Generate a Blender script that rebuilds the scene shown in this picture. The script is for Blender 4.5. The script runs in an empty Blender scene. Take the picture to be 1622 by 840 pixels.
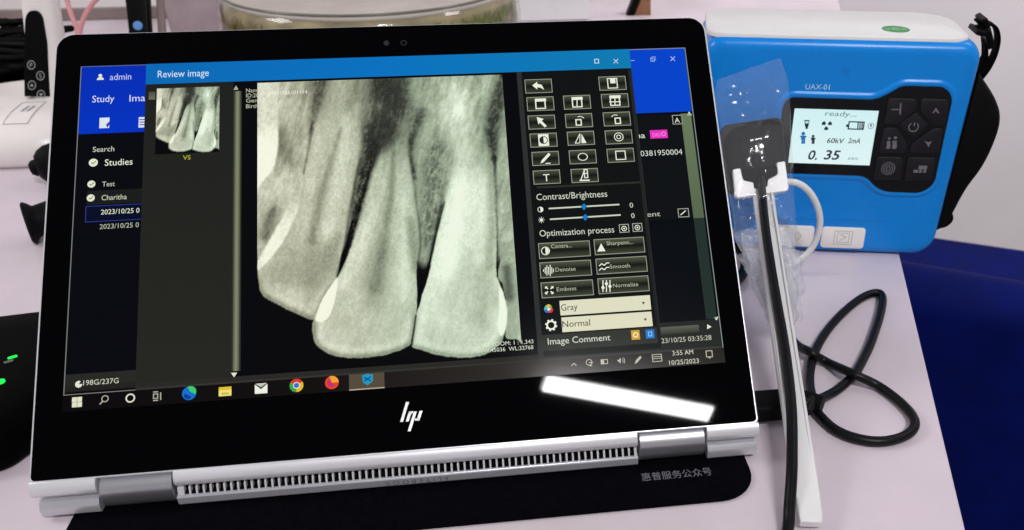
import bpy, bmesh, math, random
import numpy as np
from mathutils import Vector, Matrix, noise

random.seed(7)
rng = np.random.default_rng(7)
SC = bpy.context.scene
COL = SC.collection
PI = math.pi

# ------------------------------------------------------------------ camera
# world: metres, z up, table top at z = 0, x along the laptop hinge, y away from the viewer
F, CX, CY, PW, PH = 1400.0, 952.806, 484.400, 1622.0, 840.0
CAM = np.array([0.0415059, -0.3123094, 0.2769523])
MR = np.array([[0.9908081, -0.0651862, 0.1185327],
               [-0.1351855, -0.5089546, 0.8501118],
               [0.0049122, -0.8583216, -0.5130886]])
cd = bpy.data.cameras.new('camera')
cam = bpy.data.objects.new('camera', cd)
COL.objects.link(cam)
m4 = Matrix.Identity(4)
for i in range(3):
    m4[i][0] = MR[i, 0]; m4[i][1] = -MR[i, 1]; m4[i][2] = -MR[i, 2]; m4[i][3] = CAM[i]
cam.matrix_world = m4
cd.sensor_width = 36; cd.sensor_fit = 'HORIZONTAL'
cd.lens = F / PW * 36
cd.shift_x = (PW / 2 - CX) / PW
cd.shift_y = (CY - PH / 2) / PW
cd.clip_start = 0.01; cd.clip_end = 50
cd.dof.use_dof = True; cd.dof.focus_distance = 0.43; cd.dof.aperture_fstop = 18
SC.camera = cam

# ------------------------------------------------------------------ light
w = bpy.data.worlds.new('World'); SC.world = w; w.use_nodes = True
nt = w.node_tree; bg = nt.nodes['Background']
tc = nt.nodes.new('ShaderNodeTexCoord'); sx = nt.nodes.new('ShaderNodeSeparateXYZ'); cr = nt.nodes.new('ShaderNodeValToRGB')
nt.links.new(tc.outputs['Generated'], sx.inputs[0]); nt.links.new(sx.outputs['Z'], cr.inputs[0])
cr.color_ramp.elements[0].position = 0.0; cr.color_ramp.elements[0].color = (0.51, 0.49, 0.505, 1)
cr.color_ramp.elements[1].position = 0.9; cr.color_ramp.elements[1].color = (0.47, 0.455, 0.475, 1)
nt.links.new(cr.outputs[0], bg.inputs['Color']); bg.inputs['Strength'].default_value = 0.72
ad = bpy.data.lights.new('side_fill_light', 'AREA'); ad.shape = 'RECTANGLE'; ad.size = 0.6; ad.size_y = 0.5  # added fill from the upper left, stands for no window or fixture
ad.energy = 15; ad.color = (1.0, 0.97, 0.98)
al = bpy.data.objects.new('side_fill_light', ad); COL.objects.link(al)
al.location = (-1.7, 0.35, 1.45)
al.rotation_euler = (Vector((0.1, 0.1, 0.0)) - al.location).to_track_quat('-Z', 'Y').to_euler()
wd2 = bpy.data.lights.new('wall_fill_light', 'AREA'); wd2.size = .5; wd2.energy = 9; wd2.spread = math.radians(95); wd2.color = (1, .98, .985)  # added area light that only lifts the back wall, no real fixture
wl2 = bpy.data.objects.new('wall_fill_light', wd2); COL.objects.link(wl2); wl2.location = (1.5, .45, 1.7)
wl2.rotation_euler = (Vector((1.05, 1.3, 0.05)) - wl2.location).to_track_quat('-Z', 'Y').to_euler()
SC.view_settings.view_transform = 'Standard'; SC.view_settings.look = 'None'
SC.view_settings.exposure = -0.12; SC.view_settings.gamma = 1

# ------------------------------------------------------------------ helpers
def lin(c):
    c = np.asarray(c, float) / 255.0
    return np.where(c <= 0.04045, c / 12.92, ((c + 0.055) / 1.055) ** 2.4)

def L4(c):
    v = lin(c); return (float(v[0]), float(v[1]), float(v[2]), 1.0)

def ray(px, py):
    return MR @ np.array([(px - CX) / F, (py - CY) / F, 1.0])

def onz(px, py, z=0.0):
    d = ray(px, py); return CAM + d * (z - CAM[2]) / d[2]

def ony(px, py, Y):
    d = ray(px, py); return CAM + d * (Y - CAM[1]) / d[1]

def onpl(px, py, P, N):
    d = ray(px, py); return CAM + d * ((np.asarray(P) - CAM) @ N) / (d @ N)

def proj(P):
    q = (np.asarray(P) - CAM) @ MR
    return CX + F * q[..., 0] / q[..., 2], CY + F * q[..., 1] / q[..., 2]

ROOT = {}
def schlick(t, f0, out_socket):
    """reflectance of a thin film or pane, the same from both sides"""
    lw_ = t.nodes.new('ShaderNodeLayerWeight'); lw_.inputs['Blend'].default_value = .5
    p = t.nodes.new('ShaderNodeMath'); p.operation = 'POWER'; p.inputs[1].default_value = 5; t.links.new(lw_.outputs['Facing'], p.inputs[0])
    m_ = t.nodes.new('ShaderNodeMath'); m_.operation = 'MULTIPLY_ADD'; m_.inputs[1].default_value = .6 - f0; m_.inputs[2].default_value = f0
    t.links.new(p.outputs[0], m_.inputs[0]); t.links.new(m_.outputs[0], out_socket)
    return lw_

def mat(name, color, rough=0.5, metal=0.0, spec=0.5, noise_amt=0.0, noise_scale=30.0, bump=0.0, bump_scale=200.0, coat=0.0, stretch=None, dark=None):
    m = bpy.data.materials.new(name); m.use_nodes = True
    t = m.node_tree; b = t.nodes['Principled BSDF']
    b.inputs['Base Color'].default_value = (*color, 1)
    b.inputs['Roughness'].default_value = rough; b.inputs['Metallic'].default_value = metal
    b.inputs['Specular IOR Level'].default_value = spec
    b.inputs['Coat Weight'].default_value = coat
    if noise_amt or bump:
        co = t.nodes.new('ShaderNodeTexCoord'); mp = t.nodes.new('ShaderNodeMapping')
        t.links.new(co.outputs['Object'], mp.inputs[0])
        if stretch: mp.inputs['Scale'].default_value = stretch
    if noise_amt:
        n = t.nodes.new('ShaderNodeTexNoise'); n.inputs['Scale'].default_value = noise_scale; n.inputs['Detail'].default_value = 5
        t.links.new(mp.outputs[0], n.inputs['Vector'])
        mx = t.nodes.new('ShaderNodeMix'); mx.data_type = 'RGBA'
        lo = dark if dark else tuple(c * (1 - noise_amt) for c in color)
        mx.inputs['A'].default_value = (*lo, 1); mx.inputs['B'].default_value = (*[min(1, c * (1 + noise_amt * .4)) for c in color], 1)
        rp = t.nodes.new('ShaderNodeMapRange'); rp.inputs[1].default_value = .3; rp.inputs[2].default_value = .7
        t.links.new(n.outputs[0], rp.inputs[0]); t.links.new(rp.outputs[0], mx.inputs['Factor'])
        t.links.new(mx.outputs['Result'], b.inputs['Base Color'])
        rr = t.nodes.new('ShaderNodeMapRange'); rr.inputs[3].default_value = max(0, rough - .08); rr.inputs[4].default_value = min(1, rough + .08)
        t.links.new(n.outputs[0], rr.inputs[0]); t.links.new(rr.outputs[0], b.inputs['Roughness'])
    if bump:
        n2 = t.nodes.new('ShaderNodeTexNoise'); n2.inputs['Scale'].default_value = bump_scale; n2.inputs['Detail'].default_value = 4
        t.links.new(mp.outputs[0], n2.inputs['Vector'])
        bp = t.nodes.new('ShaderNodeBump'); bp.inputs['Strength'].default_value = bump; bp.inputs['Distance'].default_value = 0.001
        t.links.new(n2.outputs[0], bp.inputs['Height']); t.links.new(bp.outputs[0], b.inputs['Normal'])
    return m

def emit_mat(name, color=None, strength=1.0, spec=0.028):
    m = bpy.data.materials.new(name); m.use_nodes = True
    t = m.node_tree; b = t.nodes['Principled BSDF']
    b.inputs['Base Color'].default_value = (0.002, 0.002, 0.003, 1)
    b.inputs['Roughness'].default_value = 0.12; b.inputs['Specular IOR Level'].default_value = spec
    b.inputs['Emission Strength'].default_value = strength
    if color is None:
        a = t.nodes.new('ShaderNodeVertexColor'); a.layer_name = 'pixel'
        t.links.new(a.outputs['Color'], b.inputs['Emission Color'])
    else:
        b.inputs['Emission Color'].default_value = (*color, 1)
    return m

def thing(name, label, cat, loc=(0, 0, 0), rotz=0.0, group=None):
    o = bpy.data.objects.new(name, None); COL.objects.link(o)
    o.empty_display_size = 0.02
    o.location = loc; o.rotation_euler = (0, 0, rotz)
    o['label'] = label; o['category'] = cat
    if group: o['group'] = group
    ROOT[o] = Matrix.LocRotScale(Vector(loc), Matrix.Rotation(rotz, 3, 'Z'), Vector((1, 1, 1)))
    return o

def link(name, verts, faces, mats, parent=None, label=None, cat=None, smooth=False, fmat=None, local=False, bevel=0.0, bseg=2, autos=None):
    """one mesh object; verts in world space (or in the parent's space if local)"""
    me = bpy.data.meshes.new(name)
    W = ROOT.get(parent)
    if W is not None and not local:
        Wi = W.inverted(); verts = [Wi @ Vector(v) for v in verts]
    me.from_pydata([tuple(v) for v in verts], [], [tuple(f) for f in faces])
    for m in (mats if isinstance(mats, (list, tuple)) else [mats]): me.materials.append(m)
    if fmat is not None: me.polygons.foreach_set('material_index', list(fmat))
    bm = bmesh.new(); bm.from_mesh(me); bmesh.ops.recalc_face_normals(bm, faces=bm.faces)
    bm.to_mesh(me); bm.free()
    if smooth or autos: me.polygons.foreach_set('use_smooth', [True] * len(me.polygons))
    o = bpy.data.objects.new(name, me); COL.objects.link(o)
    if parent is not None:
        o.parent = parent
        if W is not None: ROOT[o] = W
    if label: o['label'] = label
    if cat: o['category'] = cat
    if bevel:
        b = o.modifiers.new('bevel', 'BEVEL'); b.width = bevel; b.segments = bseg; b.limit_method = 'ANGLE'; b.angle_limit = math.radians(35)
        me.polygons.foreach_set('use_smooth', [True] * len(me.polygons))
    if autos:
        me.set_sharp_from_angle(angle=math.radians(autos))
    elif bevel:
        me.set_sharp_from_angle(angle=math.radians(40))
    return o

class MB:
    def __init__(s): s.v = []; s.f = []; s.m = []
    def add(s, v, f, mi=0):
        n = len(s.v); s.v += [tuple(map(float, q)) for q in v]; s.f += [tuple(i + n for i in q) for q in f]; s.m += [mi] * len(f)
        return s
    def box(s, lo, hi, mi=0):
        x0, y0, z0 = lo; x1, y1, z1 = hi
        return s.add([(x0, y0, z0), (x1, y0, z0), (x1, y1, z0), (x0, y1, z0), (x0, y0, z1), (x1, y0, z1), (x1, y1, z1), (x0, y1, z1)],
                     [(0, 3, 2, 1), (4, 5, 6, 7), (0, 1, 5, 4), (1, 2, 6, 5), (2, 3, 7, 6), (3, 0, 4, 7)], mi)
    def prism(s, a, b, mi=0):
        n = len(a)
        return s.add(list(a) + list(b), [tuple(range(n))[::-1], tuple(range(n, 2 * n))] + [(i, (i + 1) % n, n + (i + 1) % n, n + i) for i in range(n)], mi)
    def loft(s, loops, mi=0, cap=True):
        n = len(loops[0]); v = [p for l in loops for p in l]; f = []
        for k in range(len(loops) - 1):
            for i in range(n):
                j = (i + 1) % n; f.append((k * n + i, k * n + j, (k + 1) * n + j, (k + 1) * n + i))
        if cap: f += [tuple(range(n))[::-1], tuple(range((len(loops) - 1) * n, len(loops) * n))]
        return s.add(v, f, mi)
    def tube(s, pts, r, seg=12, mi=0, flat=1.0):
        pts = [Vector(p) for p in pts]; loops = []; prev = None
        for i, p in enumerate(pts):
            t = (pts[min(i + 1, len(pts) - 1)] - pts[max(i - 1, 0)]).normalized()
            if prev is None:
                a = Vector((0, 0, 1)) if abs(t.z) < .9 else Vector((1, 0, 0))
                n = (a - t * a.dot(t)).normalized()
            else:
                n = (prev - t * prev.dot(t)).normalized()
            prev = n; b = t.cross(n); rr = r[i] if isinstance(r, (list, tuple)) else r
            loops.append([p + n * (math.cos(q) * rr * flat) + b * (math.sin(q) * rr) for q in [2 * PI * k / seg for k in range(seg)]])
        return s.loft(loops, mi)
    def lathe(s, prof, o, ax, seg=32, mi=0):
        ax = Vector(ax).normalized(); a = Vector((0, 0, 1)) if abs(ax.z) < .9 else Vector((1, 0, 0))
        u = (a - ax * a.dot(ax)).normalized(); v = ax.cross(u); o = Vector(o)
        return s.loft([[o + ax * h + (u * math.cos(q) + v * math.sin(q)) * max(r, 1e-5) for q in [2 * PI * k / seg for k in range(seg)]] for r, h in prof], mi)
    def obj(s, name, mats, parent=None, **k):
        return link(name, s.v, s.f, mats, parent, fmat=s.m, **k)

def spline(pts, n=8):
    P = [np.asarray(p, float) for p in pts]; P = [2 * P[0] - P[1]] + P + [2 * P[-1] - P[-2]]; out = []
    for i in range(1, len(P) - 2):
        for k in range(n):
            t = k / n; a, b, c, d = P[i - 1], P[i], P[i + 1], P[i + 2]
            out.append(.5 * ((2 * b) + (c - a) * t + (2 * a - 5 * b + 4 * c - d) * t * t + (3 * b - a - 3 * c + d) * t ** 3))
    out.append(P[-2]); return out

def rrect(x0, x1, y0, y1, r, seg=6):
    if not isinstance(r, (list, tuple)): r = [r] * 4
    out = []
    for (cx, cy, a0, rr) in ((x1 - r[0], y1 - r[0], 0, r[0]), (x0 + r[1], y1 - r[1], 90, r[1]), (x0 + r[2], y0 + r[2], 180, r[2]), (x1 - r[3], y0 + r[3], 270, r[3])):
        for k in range(seg + 1):
            a = math.radians(a0 + 90 * k / seg); out.append((cx + rr * math.cos(a), cy + rr * math.sin(a)))
    return out

def tag(o, label, cat, kind=None, group=None):
    o['label'] = label; o['category'] = cat
    if kind: o['kind'] = kind
    if group: o['group'] = group
    return o

def text_geo(s, bold=0.0):
    c = bpy.data.curves.new('t', 'FONT'); c.body = s; c.offset = bold; c.size = 1.0; c.resolution_u = 3
    o = bpy.data.objects.new('t', c); COL.objects.link(o)
    dg = bpy.context.evaluated_depsgraph_get(); dg.update()
    me = bpy.data.meshes.new_from_object(o.evaluated_get(dg))
    v = [tuple(p.co) for p in me.vertices]; f = [tuple(p.vertices) for p in me.polygons]
    bpy.data.objects.remove(o); bpy.data.curves.remove(c); bpy.data.meshes.remove(me)
    return v, f

class UI:
    """flat drawing on a plane; coordinates a,b in millimetres, drawn in layers; px() maps a photo pixel into the plane"""
    def __init__(s, frame, h0=0.0, step=0.02):
        s.fr = frame; s.h = h0; s.step = step; s.v = []; s.f = []; s.c = []; s.mi = []
        s.cur = 0
    def up(s): s.h += s.step
    def px(s, p): return s.fr['px'](p)
    def face(s, pts, col, cols=None, mi=0):
        n = len(s.v)
        for k, p in enumerate(pts):
            s.v.append(s.fr['w'](p[0], p[1], s.h)); s.c.append(tuple(lin(cols[k] if cols else col)))
        s.f.append(tuple(range(n, n + len(pts)))); s.mi.append(mi)
    def rect(s, tl, br, col, bot=None):
        a0, b0 = s.px(tl); a1, b1 = s.px(br)
        s.rectm(a0, a1, b1, b0, col, bot)
    def rectm(s, a0, a1, b0, b1, col, bot=None, right=None):
        if right is not None: cols = [col, right, right, col]
        elif bot is not None: cols = [bot, bot, col, col]
        else: cols = [col] * 4
        s.face([(a0, b0), (a1, b0), (a1, b1), (a0, b1)], col, cols)
    def outl(s, tl, br, col, wd=.3):
        a0, b0 = s.px(tl); a1, b1 = s.px(br); s.outlm(a0, a1, b1, b0, col, wd)
    def outlm(s, a0, a1, b0, b1, col, wd=.3):
        s.rectm(a0, a1, b0, b0 + wd, col); s.rectm(a0, a1, b1 - wd, b1, col)
        s.rectm(a0, a0 + wd, b0 + wd, b1 - wd, col); s.rectm(a1 - wd, a1, b0 + wd, b1 - wd, col)
    def poly(s, pts, col, px=True): s.face([s.px(p) if px else p for p in pts], col)
    def line(s, p, q, col, wd=.4, px=True):
        p, q = (np.array(s.px(p)), np.array(s.px(q))) if px else (np.array(p), np.array(q))
        d = (q - p) / np.linalg.norm(q - p); n = np.array([-d[1], d[0]]) * wd / 2
        s.face([p - n, q - n, q + n, p + n], col)
    def disc(s, p, r, col, px=True, seg=20, sq=1.0):
        a, b = s.px(p) if px else p
        s.face([(a + r * math.cos(2 * PI * k / seg), b + r * sq * math.sin(2 * PI * k / seg)) for k in range(seg)], col)
    def ring(s, p, r, wd, col, px=True, seg=24, a0=0, a1=360, sq=1.0):
        a, b = s.px(p) if px else p
        for k in range(seg):
            t0 = math.radians(a0 + (a1 - a0) * k / seg); t1 = math.radians(a0 + (a1 - a0) * (k + 1) / seg)
            s.face([(a + R * math.cos(t), b + R * sq * math.sin(t)) for R, t in ((r - wd, t0), (r, t0), (r, t1), (r - wd, t1))], col)
    def pie(s, p, r, col, a0, a1, px=True, seg=16):
        a, b = s.px(p) if px else p
        s.face([(a, b)] + [(a + r * math.cos(math.radians(a0 + (a1 - a0) * k / seg)), b + r * math.sin(math.radians(a0 + (a1 - a0) * k / seg))) for k in range(seg + 1)], col)
    def text(s, t, l, r, hpx, col, shear=0.0, bold=0.0, mmh=None):
        """t spans from photo pixel l to r on its baseline, capitals hpx photo pixels high"""
        v, f = text_geo(t, bold)
        (a0, b0), (a1, b1) = s.px(l), s.px(r)
        _, b2 = s.px((l[0], l[1] - hpx)); ch = mmh or (b2 - b0)
        xs = [p[0] for p in v]; x0, x1 = min(xs), max(xs)
        k = (a1 - a0) / (x1 - x0); ky = ch / 0.72; bb = (b0 + b1) / 2
        n = len(s.v)
        for x, y, _z in v:
            X = (x - x0) * k + y * ky * shear; Y = y * ky
            s.v.append(s.fr['w'](a0 + X, bb + Y, s.h)); s.c.append(tuple(lin(col)))
        for q in f: s.f.append(tuple(i + n for i in q)); s.mi.append(0)
    def obj(s, name, m, parent, label=None):
        o = link(name, s.v, s.f, m, parent, label=label)
        me = o.data; a = me.color_attributes.new('pixel', 'FLOAT_COLOR', 'POINT')
        a.data.foreach_set('color', np.hstack([np.array(s.c), np.ones((len(s.c), 1))]).astype(np.float32).ravel())
        return o

# ------------------------------------------------------------------ materials
M_table = mat('pale_lilac_laminate', (.665, .575, .645), .40, noise_amt=.13, noise_scale=13, dark=(.60, .535, .565), bump=.02, bump_scale=400)
M_wall = mat('lilac_grey_paint', (.80, .75, .765), .8, noise_amt=.06, noise_scale=3, bump=.05, bump_scale=150)
M_floor = mat('grey_floor', (.30, .28, .28), .6, noise_amt=.2, noise_scale=8)
M_navy = mat('navy_leatherette', (.0010, .0058, .105), .65, spec=.06, noise_amt=.3, noise_scale=18, bump=.08, bump_scale=700)
M_alu = mat('silver_aluminium', (.72, .72, .75), .34, metal=.3, noise_amt=.05, noise_scale=120, stretch=(.1, 1, 1))
M_alu_dark = mat('dark_aluminium', (.56, .57, .60), .34, metal=.9, noise_amt=.08, noise_scale=160, stretch=(.05, 1, 1))
M_alu_shaded = mat('shaded_aluminium', (.60, .60, .64), .34, metal=.5, noise_amt=.06, noise_scale=140, stretch=(.08, 1, 1))  # greyer copy for the base's rear strip, its front shade put into the colour
M_glass_black = mat('black_bezel_glass', (.0004, .0004, .0008), .02, spec=.045)
M_pad = mat('black_padded_fabric', (.0018, .0018, .0024), .6, spec=.12, noise_amt=.3, noise_scale=150, bump=.4, bump_scale=1200)
M_black = mat('black_plastic', (.0018, .0018, .0022), .45, spec=.09, noise_amt=.3, noise_scale=40)
M_black_soft = mat('black_rubber', (.002, .002, .0025), .6, spec=.10, noise_amt=.3, noise_scale=60)
M_matpad = mat('black_fabric_mat', (.0014, .0014, .0035), .9, spec=.04, noise_amt=.5, noise_scale=300, bump=.3, bump_scale=2500)
M_black_shine = mat('black_cable_sheath', (.002, .002, .003), .38, spec=.22, noise_amt=.3, noise_scale=80)
M_webbing = mat('black_nylon_webbing', (.0015, .0015, .002), .8, spec=.05, bump=.5, bump_scale=1500, noise_amt=.4, noise_scale=200)
M_vent = mat('vent_black', (.002, .002, .002), .8, spec=.1)
M_blue = mat('glossy_blue_plastic', (.0, .235, .74), .28, spec=.32, noise_amt=.05, noise_scale=30)
M_white = mat('white_plastic', (.76, .76, .755), .35, noise_amt=.05, noise_scale=40)
M_white_warm = mat('warm_white_plastic', (.86, .81, .78), .30, noise_amt=.06, noise_scale=30)
M_grey_key = mat('grey_rubber_key', (.84, .80, .77), .5, noise_amt=.05)
M_key = mat('charcoal_rubber_button', (.012, .011, .015), .5, spec=.2, noise_amt=.2, noise_scale=90)
M_icon = mat('pale_grey_print', (.15, .15, .17), .6)
M_print = mat('white_print', (.75, .8, .85), .6)
M_matprint = mat('grey_print', (.14, .14, .17), .7)
M_chrome = mat('chrome_logo', (.75, .75, .75), .25, metal=.6)
M_green = mat('green_sticker', (.03, .28, .07), .5)
M_taupe = mat('taupe_board_edge', (.25, .19, .18), .6, noise_amt=.15)
M_offwhite = mat('offwhite_board', (.62, .57, .57), .5, noise_amt=.06)
M_pink = mat('pink_rubber', (.66, .28, .29), .45, noise_amt=.1)
M_wood = mat('brown_wood', (.26, .12, .055), .5, noise_amt=.4, noise_scale=60, stretch=(1, 8, 1))
M_bluebtn = mat('light_blue_button', (.10, .28, .62), .4)
M_screen = emit_mat('screen_pixels', strength=1.10)
M_lcd = emit_mat('lcd_pixels', strength=1.10, spec=.15)
M_led_green = emit_mat('green_led', (.02, .9, .10), 1.2)
M_tube = emit_mat('led_tube_light', (1.0, .98, 1.0), 400)

# ------------------------------------------------------------------ setting
tag(MB().box((-3, -2, -.80), (4, 2.2, -.75)).obj('floor', M_floor), 'grey floor under the table and chair', 'floor', 'structure')
tag(MB().box((-3, 1.30, -.75), (4, 1.40, 1.2)).obj('wall', M_wall), 'plain lilac grey wall behind the table', 'wall', 'structure')

# table: right edge seen receding; turned against the laptop
er = onz(1427, 412, 0.0); en = onz(1530, 840, 0.0)
ed = (er - en); ed /= np.linalg.norm(ed); ep = np.array([-ed[1], ed[0], 0])   # ep points left
rn = en - ed * 0.16; rf = en + ed * ((1.24 - en[1]) / ed[1])
tb = thing('table', 'pale lilac laminate table carrying the laptop and its accessories', 'table', (rn[0] - .6, rn[1] + .3, -.75))
def quadprism(p, z0, z1): return MB().prism([(q[0], q[1], z0) for q in p], [(q[0], q[1], z1) for q in p])
ln = rn + ep * 1.15; lf = np.array([ln[0] - .1, 1.24, 0])
quadprism([rn, rf, lf, ln], -.028, 0.0).obj('tabletop', M_table, tb, bevel=.0012)
for p in (rn + ep * .08 + ed * .06, rf + ep * .10 - ed * .12, ln - ep * .08 + ed * .06, lf + np.array([.1, -.1, 0])):
    MB().box((p[0] - .025, p[1] - .025, -.75), (p[0] + .025, p[1] + .025, -.0285)).obj('leg', M_offwhite, tb, bevel=.003)

# navy chair beside the table
ca = ony(1430, 417.5, .58); cb = ony(1622, 425, .52)
cdn = cb - ca; cdn[2] = 0; cdn /= np.linalg.norm(cdn); cn = np.array([cdn[1], -cdn[0], 0]);  # cn towards the viewer
c0 = ca - cdn * .06
ch = thing('chair', 'navy blue upholstered chair beside the right edge of the table', 'chair', (c0[0] + .3, c0[1] + .3, -.75))
prof = []
for k in range(13):
    a = PI * k / 12; prof.append((.045 * math.cos(a), .045 * math.sin(a) - .045))
ztop = ca[2]
loops = []
WCH = .62
for t, ins in ((0, .02), (.008, .008), (.02, .002), (.035, 0), (.2, -.001), (.4, -.001), (WCH - .035, 0), (WCH - .02, .002), (WCH - .008, .008), (WCH, .02)):
    lp = []
    for (dd, dz) in [(.075, -.48), (.058, -.30), (.047, -.12)] + prof + [(-.045, -.12), (-.045, -.3), (-.045, -.48)]:
        s_ = 1 - ins / .05
        P = c0 + cdn * t + cn * (dd * s_); lp.append((P[0], P[1], ztop + dz - (ins if dz > -.1 else 0) - .018 * (t / WCH)))
    loops.append(lp)
MB().loft(loops).obj('backrest', M_navy, ch, autos=50)
s0 = c0 - cn * .05
sb = [s0, s0 + cdn * WCH, s0 + cdn * WCH - cn * .38, s0 - cn * .38]
quadprism(sb, -.47, -.38).obj('seat', M_navy, ch, bevel=.02, bseg=4)
for p in (s0 + cdn * .05 - cn * .05, s0 + cdn * (WCH - .05) - cn * .05, s0 + cdn * .05 - cn * .33, s0 + cdn * (WCH - .05) - cn * .33):
    MB().box((p[0] - .018, p[1] - .018, -.75), (p[0] + .018, p[1] + .018, -.471)).obj('leg', M_black, ch, bevel=.002)

# lamp overhead: the strip mirrored in the laptop's glass
LN = np.array([0, -1, 1]) / math.sqrt(2); LB = np.array([0, 1, 1]) / math.sqrt(2); LC = np.array([0, 0, .020])
def mirror_hit(px, py, z):
    P = onpl(px, py, LC, LN); d = ray(px, py); d = d / np.linalg.norm(d); r = d - 2 * (d @ LN) * LN
    return P + r * (z - P[2]) / r[2]
q = [mirror_hit(*p, 1.9) for p in ((866, 599), (1127, 648), (1124, 668), (861, 620))]
lc = sum(q) / 4
lamp = thing('strip_lamp', 'white strip lamp overhead, seen mirrored in the laptop bezel', 'lamp', tuple(lc + np.array([0, 0, .05])))
dl = (q[1] + q[2]) / 2 - (q[0] + q[3]) / 2; ll = np.linalg.norm(dl); dl /= ll; pl = np.array([-dl[1], dl[0], 0]); wd_ = .026
MB().prism([lc + dl * a * ll / 2 + pl * b * wd_ for a, b in ((-1, -1), (1, -1), (1, 1), (-1, 1))], [lc + dl * a * ll / 2 + pl * b * wd_ + np.array([0, 0, .012]) for a, b in ((-1, -1), (1, -1), (1, 1), (-1, 1))]).obj('diffuser', M_tube, lamp)
MB().prism([lc + dl * a * (ll / 2 + .01) + pl * b * (wd_ + .006) + np.array([0, 0, .0125]) for a, b in ((-1, -1), (1, -1), (1, 1), (-1, 1))], [lc + dl * a * (ll / 2 + .01) + pl * b * (wd_ + .006) + np.array([0, 0, .05]) for a, b in ((-1, -1), (1, -1), (1, 1), (-1, 1))]).obj('housing', M_white, lamp)

# ------------------------------------------------------------------ desk mat
mp_ = rrect(-.1455, .1535, -.0295, .19, [.012, .012, .012, .018], 8)
dm = MB().prism([(x, y, .0003) for x, y in mp_], [(x, y, .002) for x, y in mp_]).obj('desk_mat', M_matpad, bevel=.0005)
tag(dm, 'thin black mat with rounded corners lying under the laptop', 'desk mat')
def flat_frame(z): return {'px': lambda p: tuple(onz(p[0], p[1], z)[:2] * 1000), 'w': lambda a, b, h: (a / 1000, b / 1000, z + h / 1000)}
tu = UI(flat_frame(.00205), 0.0)
tu.text('惠普服务公众号', (1018, 763), (1128, 750), 15, (120, 120, 130), mmh=4.2)
link('printed_text', tu.v, tu.f, M_matprint, dm)

# ------------------------------------------------------------------ laptop
def lw(a, b, h): return tuple(LC + np.array([1, 0, 0]) * a / 1000 + LB * b / 1000 + LN * h / 1000)
def lpx(p):
    P = onpl(p[0], p[1], LC, LN) - LC; return (P[0] * 1000, (P @ LB) * 1000)
LID = {'px': lpx, 'w': lw}
lap = thing('laptop', 'silver convertible laptop folded into a stand, its screen showing a tooth x-ray', 'laptop', (0, .1, .002))
sh = rrect(-159.3, 159.3, -.6, 212.0, [8.6, 8.6, 2.5, 2.5], 8)
ins = rrect(-158.8, 158.8, -.2, 211.7, [8.3, 8.3, 2.2, 2.2], 8)
lo = MB(); lo.loft([[lw(a, b, -6.0) for a, b in ins], [lw(a, b, -5.2) for a, b in sh], [lw(a, b, -.7) for a, b in sh], [lw(a, b, -.25) for a, b in ins]])
lo.obj('lid_shell', M_alu, lap, autos=40)
gl = rrect(-158.4, 158.4, .15, 211.5, [8, 8, 2, 2], 8); gl2 = [(a * .9985, b * .998 + .2) for a, b in gl]
scr = MB().loft([[lw(a, b, -.6) for a, b in gl], [lw(a, b, -.12) for a, b in gl], [lw(a, b, 0.0) for a, b in gl2]]).obj('screen_glass', M_glass_black, lap)
# lower lid lip, in three lengths between the hinges
lip = [(.1, -.9), (-.5, -.15), (-1.6, -.02), (-3.2, -.25), (-4.6, -.9), (-5.7, -2.0), (-6.4, -3.4), (-6.3, -5.2), (-5.4, -6.2), (-1.0, -6.3), (-.75, -5.0)]
for a0, a1 in ((-159.2, -132.6), (-101.0, 101.8), (134.4, 159.2)):
    MB().prism([lw(a0, b, h) for b, h in lip], [lw(a1, b, h) for b, h in lip]).obj('lid_lip', M_alu, lap, autos=35, bevel=.0002)
# hinges: rounded dark barrels joining lid and base
def stad(y0, z0, y1, z1, r, n=10):
    d = np.array([y1 - y0, z1 - z0]); th = math.atan2(d[1], d[0]); out = []
    for k in range(n + 1): a = th - PI / 2 + PI * k / n; out.append((y1 + r * math.cos(a), z1 + r * math.sin(a)))
    for k in range(n + 1): a = th + PI / 2 + PI * k / n; out.append((y0 + r * math.cos(a), z0 + r * math.sin(a)))
    return out
for a0, a1 in ((-131.6, -102.0), (102.8, 133.4)):
    pr = stad(.0030, .0086, .0030, .0120, .0062, 14)
    MB().prism([(a0 / 1000, y, z) for y, z in pr], [(a1 / 1000, y, z) for y, z in pr]).obj('hinge', M_alu_dark, lap, autos=30, bevel=.0003)
# base lying keyboard down behind the lid
bs = MB()
def bsec(z, i): return [(x / 1000, y / 1000, z / 1000) for x, y in rrect(-158.6 + i, 158.6 - i, 4 + i, 219 - i, [9, 9, 1, 1], 6)]
bs.loft([bsec(2.6, 1.5), bsec(3.2, .3), bsec(4.5, 0), bsec(11, 0), bsec(12.4, .8), bsec(12.9, 2.5)])
base = bs.obj('base', M_alu, lap, autos=40)
# rear strip of the base, seen under the lid: face, lip and comb of vents
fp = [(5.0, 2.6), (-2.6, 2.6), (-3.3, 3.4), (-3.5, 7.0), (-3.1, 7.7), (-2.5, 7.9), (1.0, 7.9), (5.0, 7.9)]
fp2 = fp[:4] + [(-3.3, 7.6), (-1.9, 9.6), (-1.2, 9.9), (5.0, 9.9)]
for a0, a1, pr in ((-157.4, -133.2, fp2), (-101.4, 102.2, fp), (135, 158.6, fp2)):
    MB().prism([(a0 / 1000, y / 1000, z / 1000) for y, z in pr], [(a1 / 1000, y / 1000, z / 1000) for y, z in pr]).obj('rear_strip', M_alu_shaded, lap, autos=30, bevel=.00025)
vb = MB().box((-.1006, .0012, .0080), (.1014, .0018, .0130)).box((-.1006, -.0022, .00795), (.1014, .00118, .0083)).obj('vent_recess', M_vent, lap)
rb = MB(); n_slot = 69; pitch = 199.5 / n_slot
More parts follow.
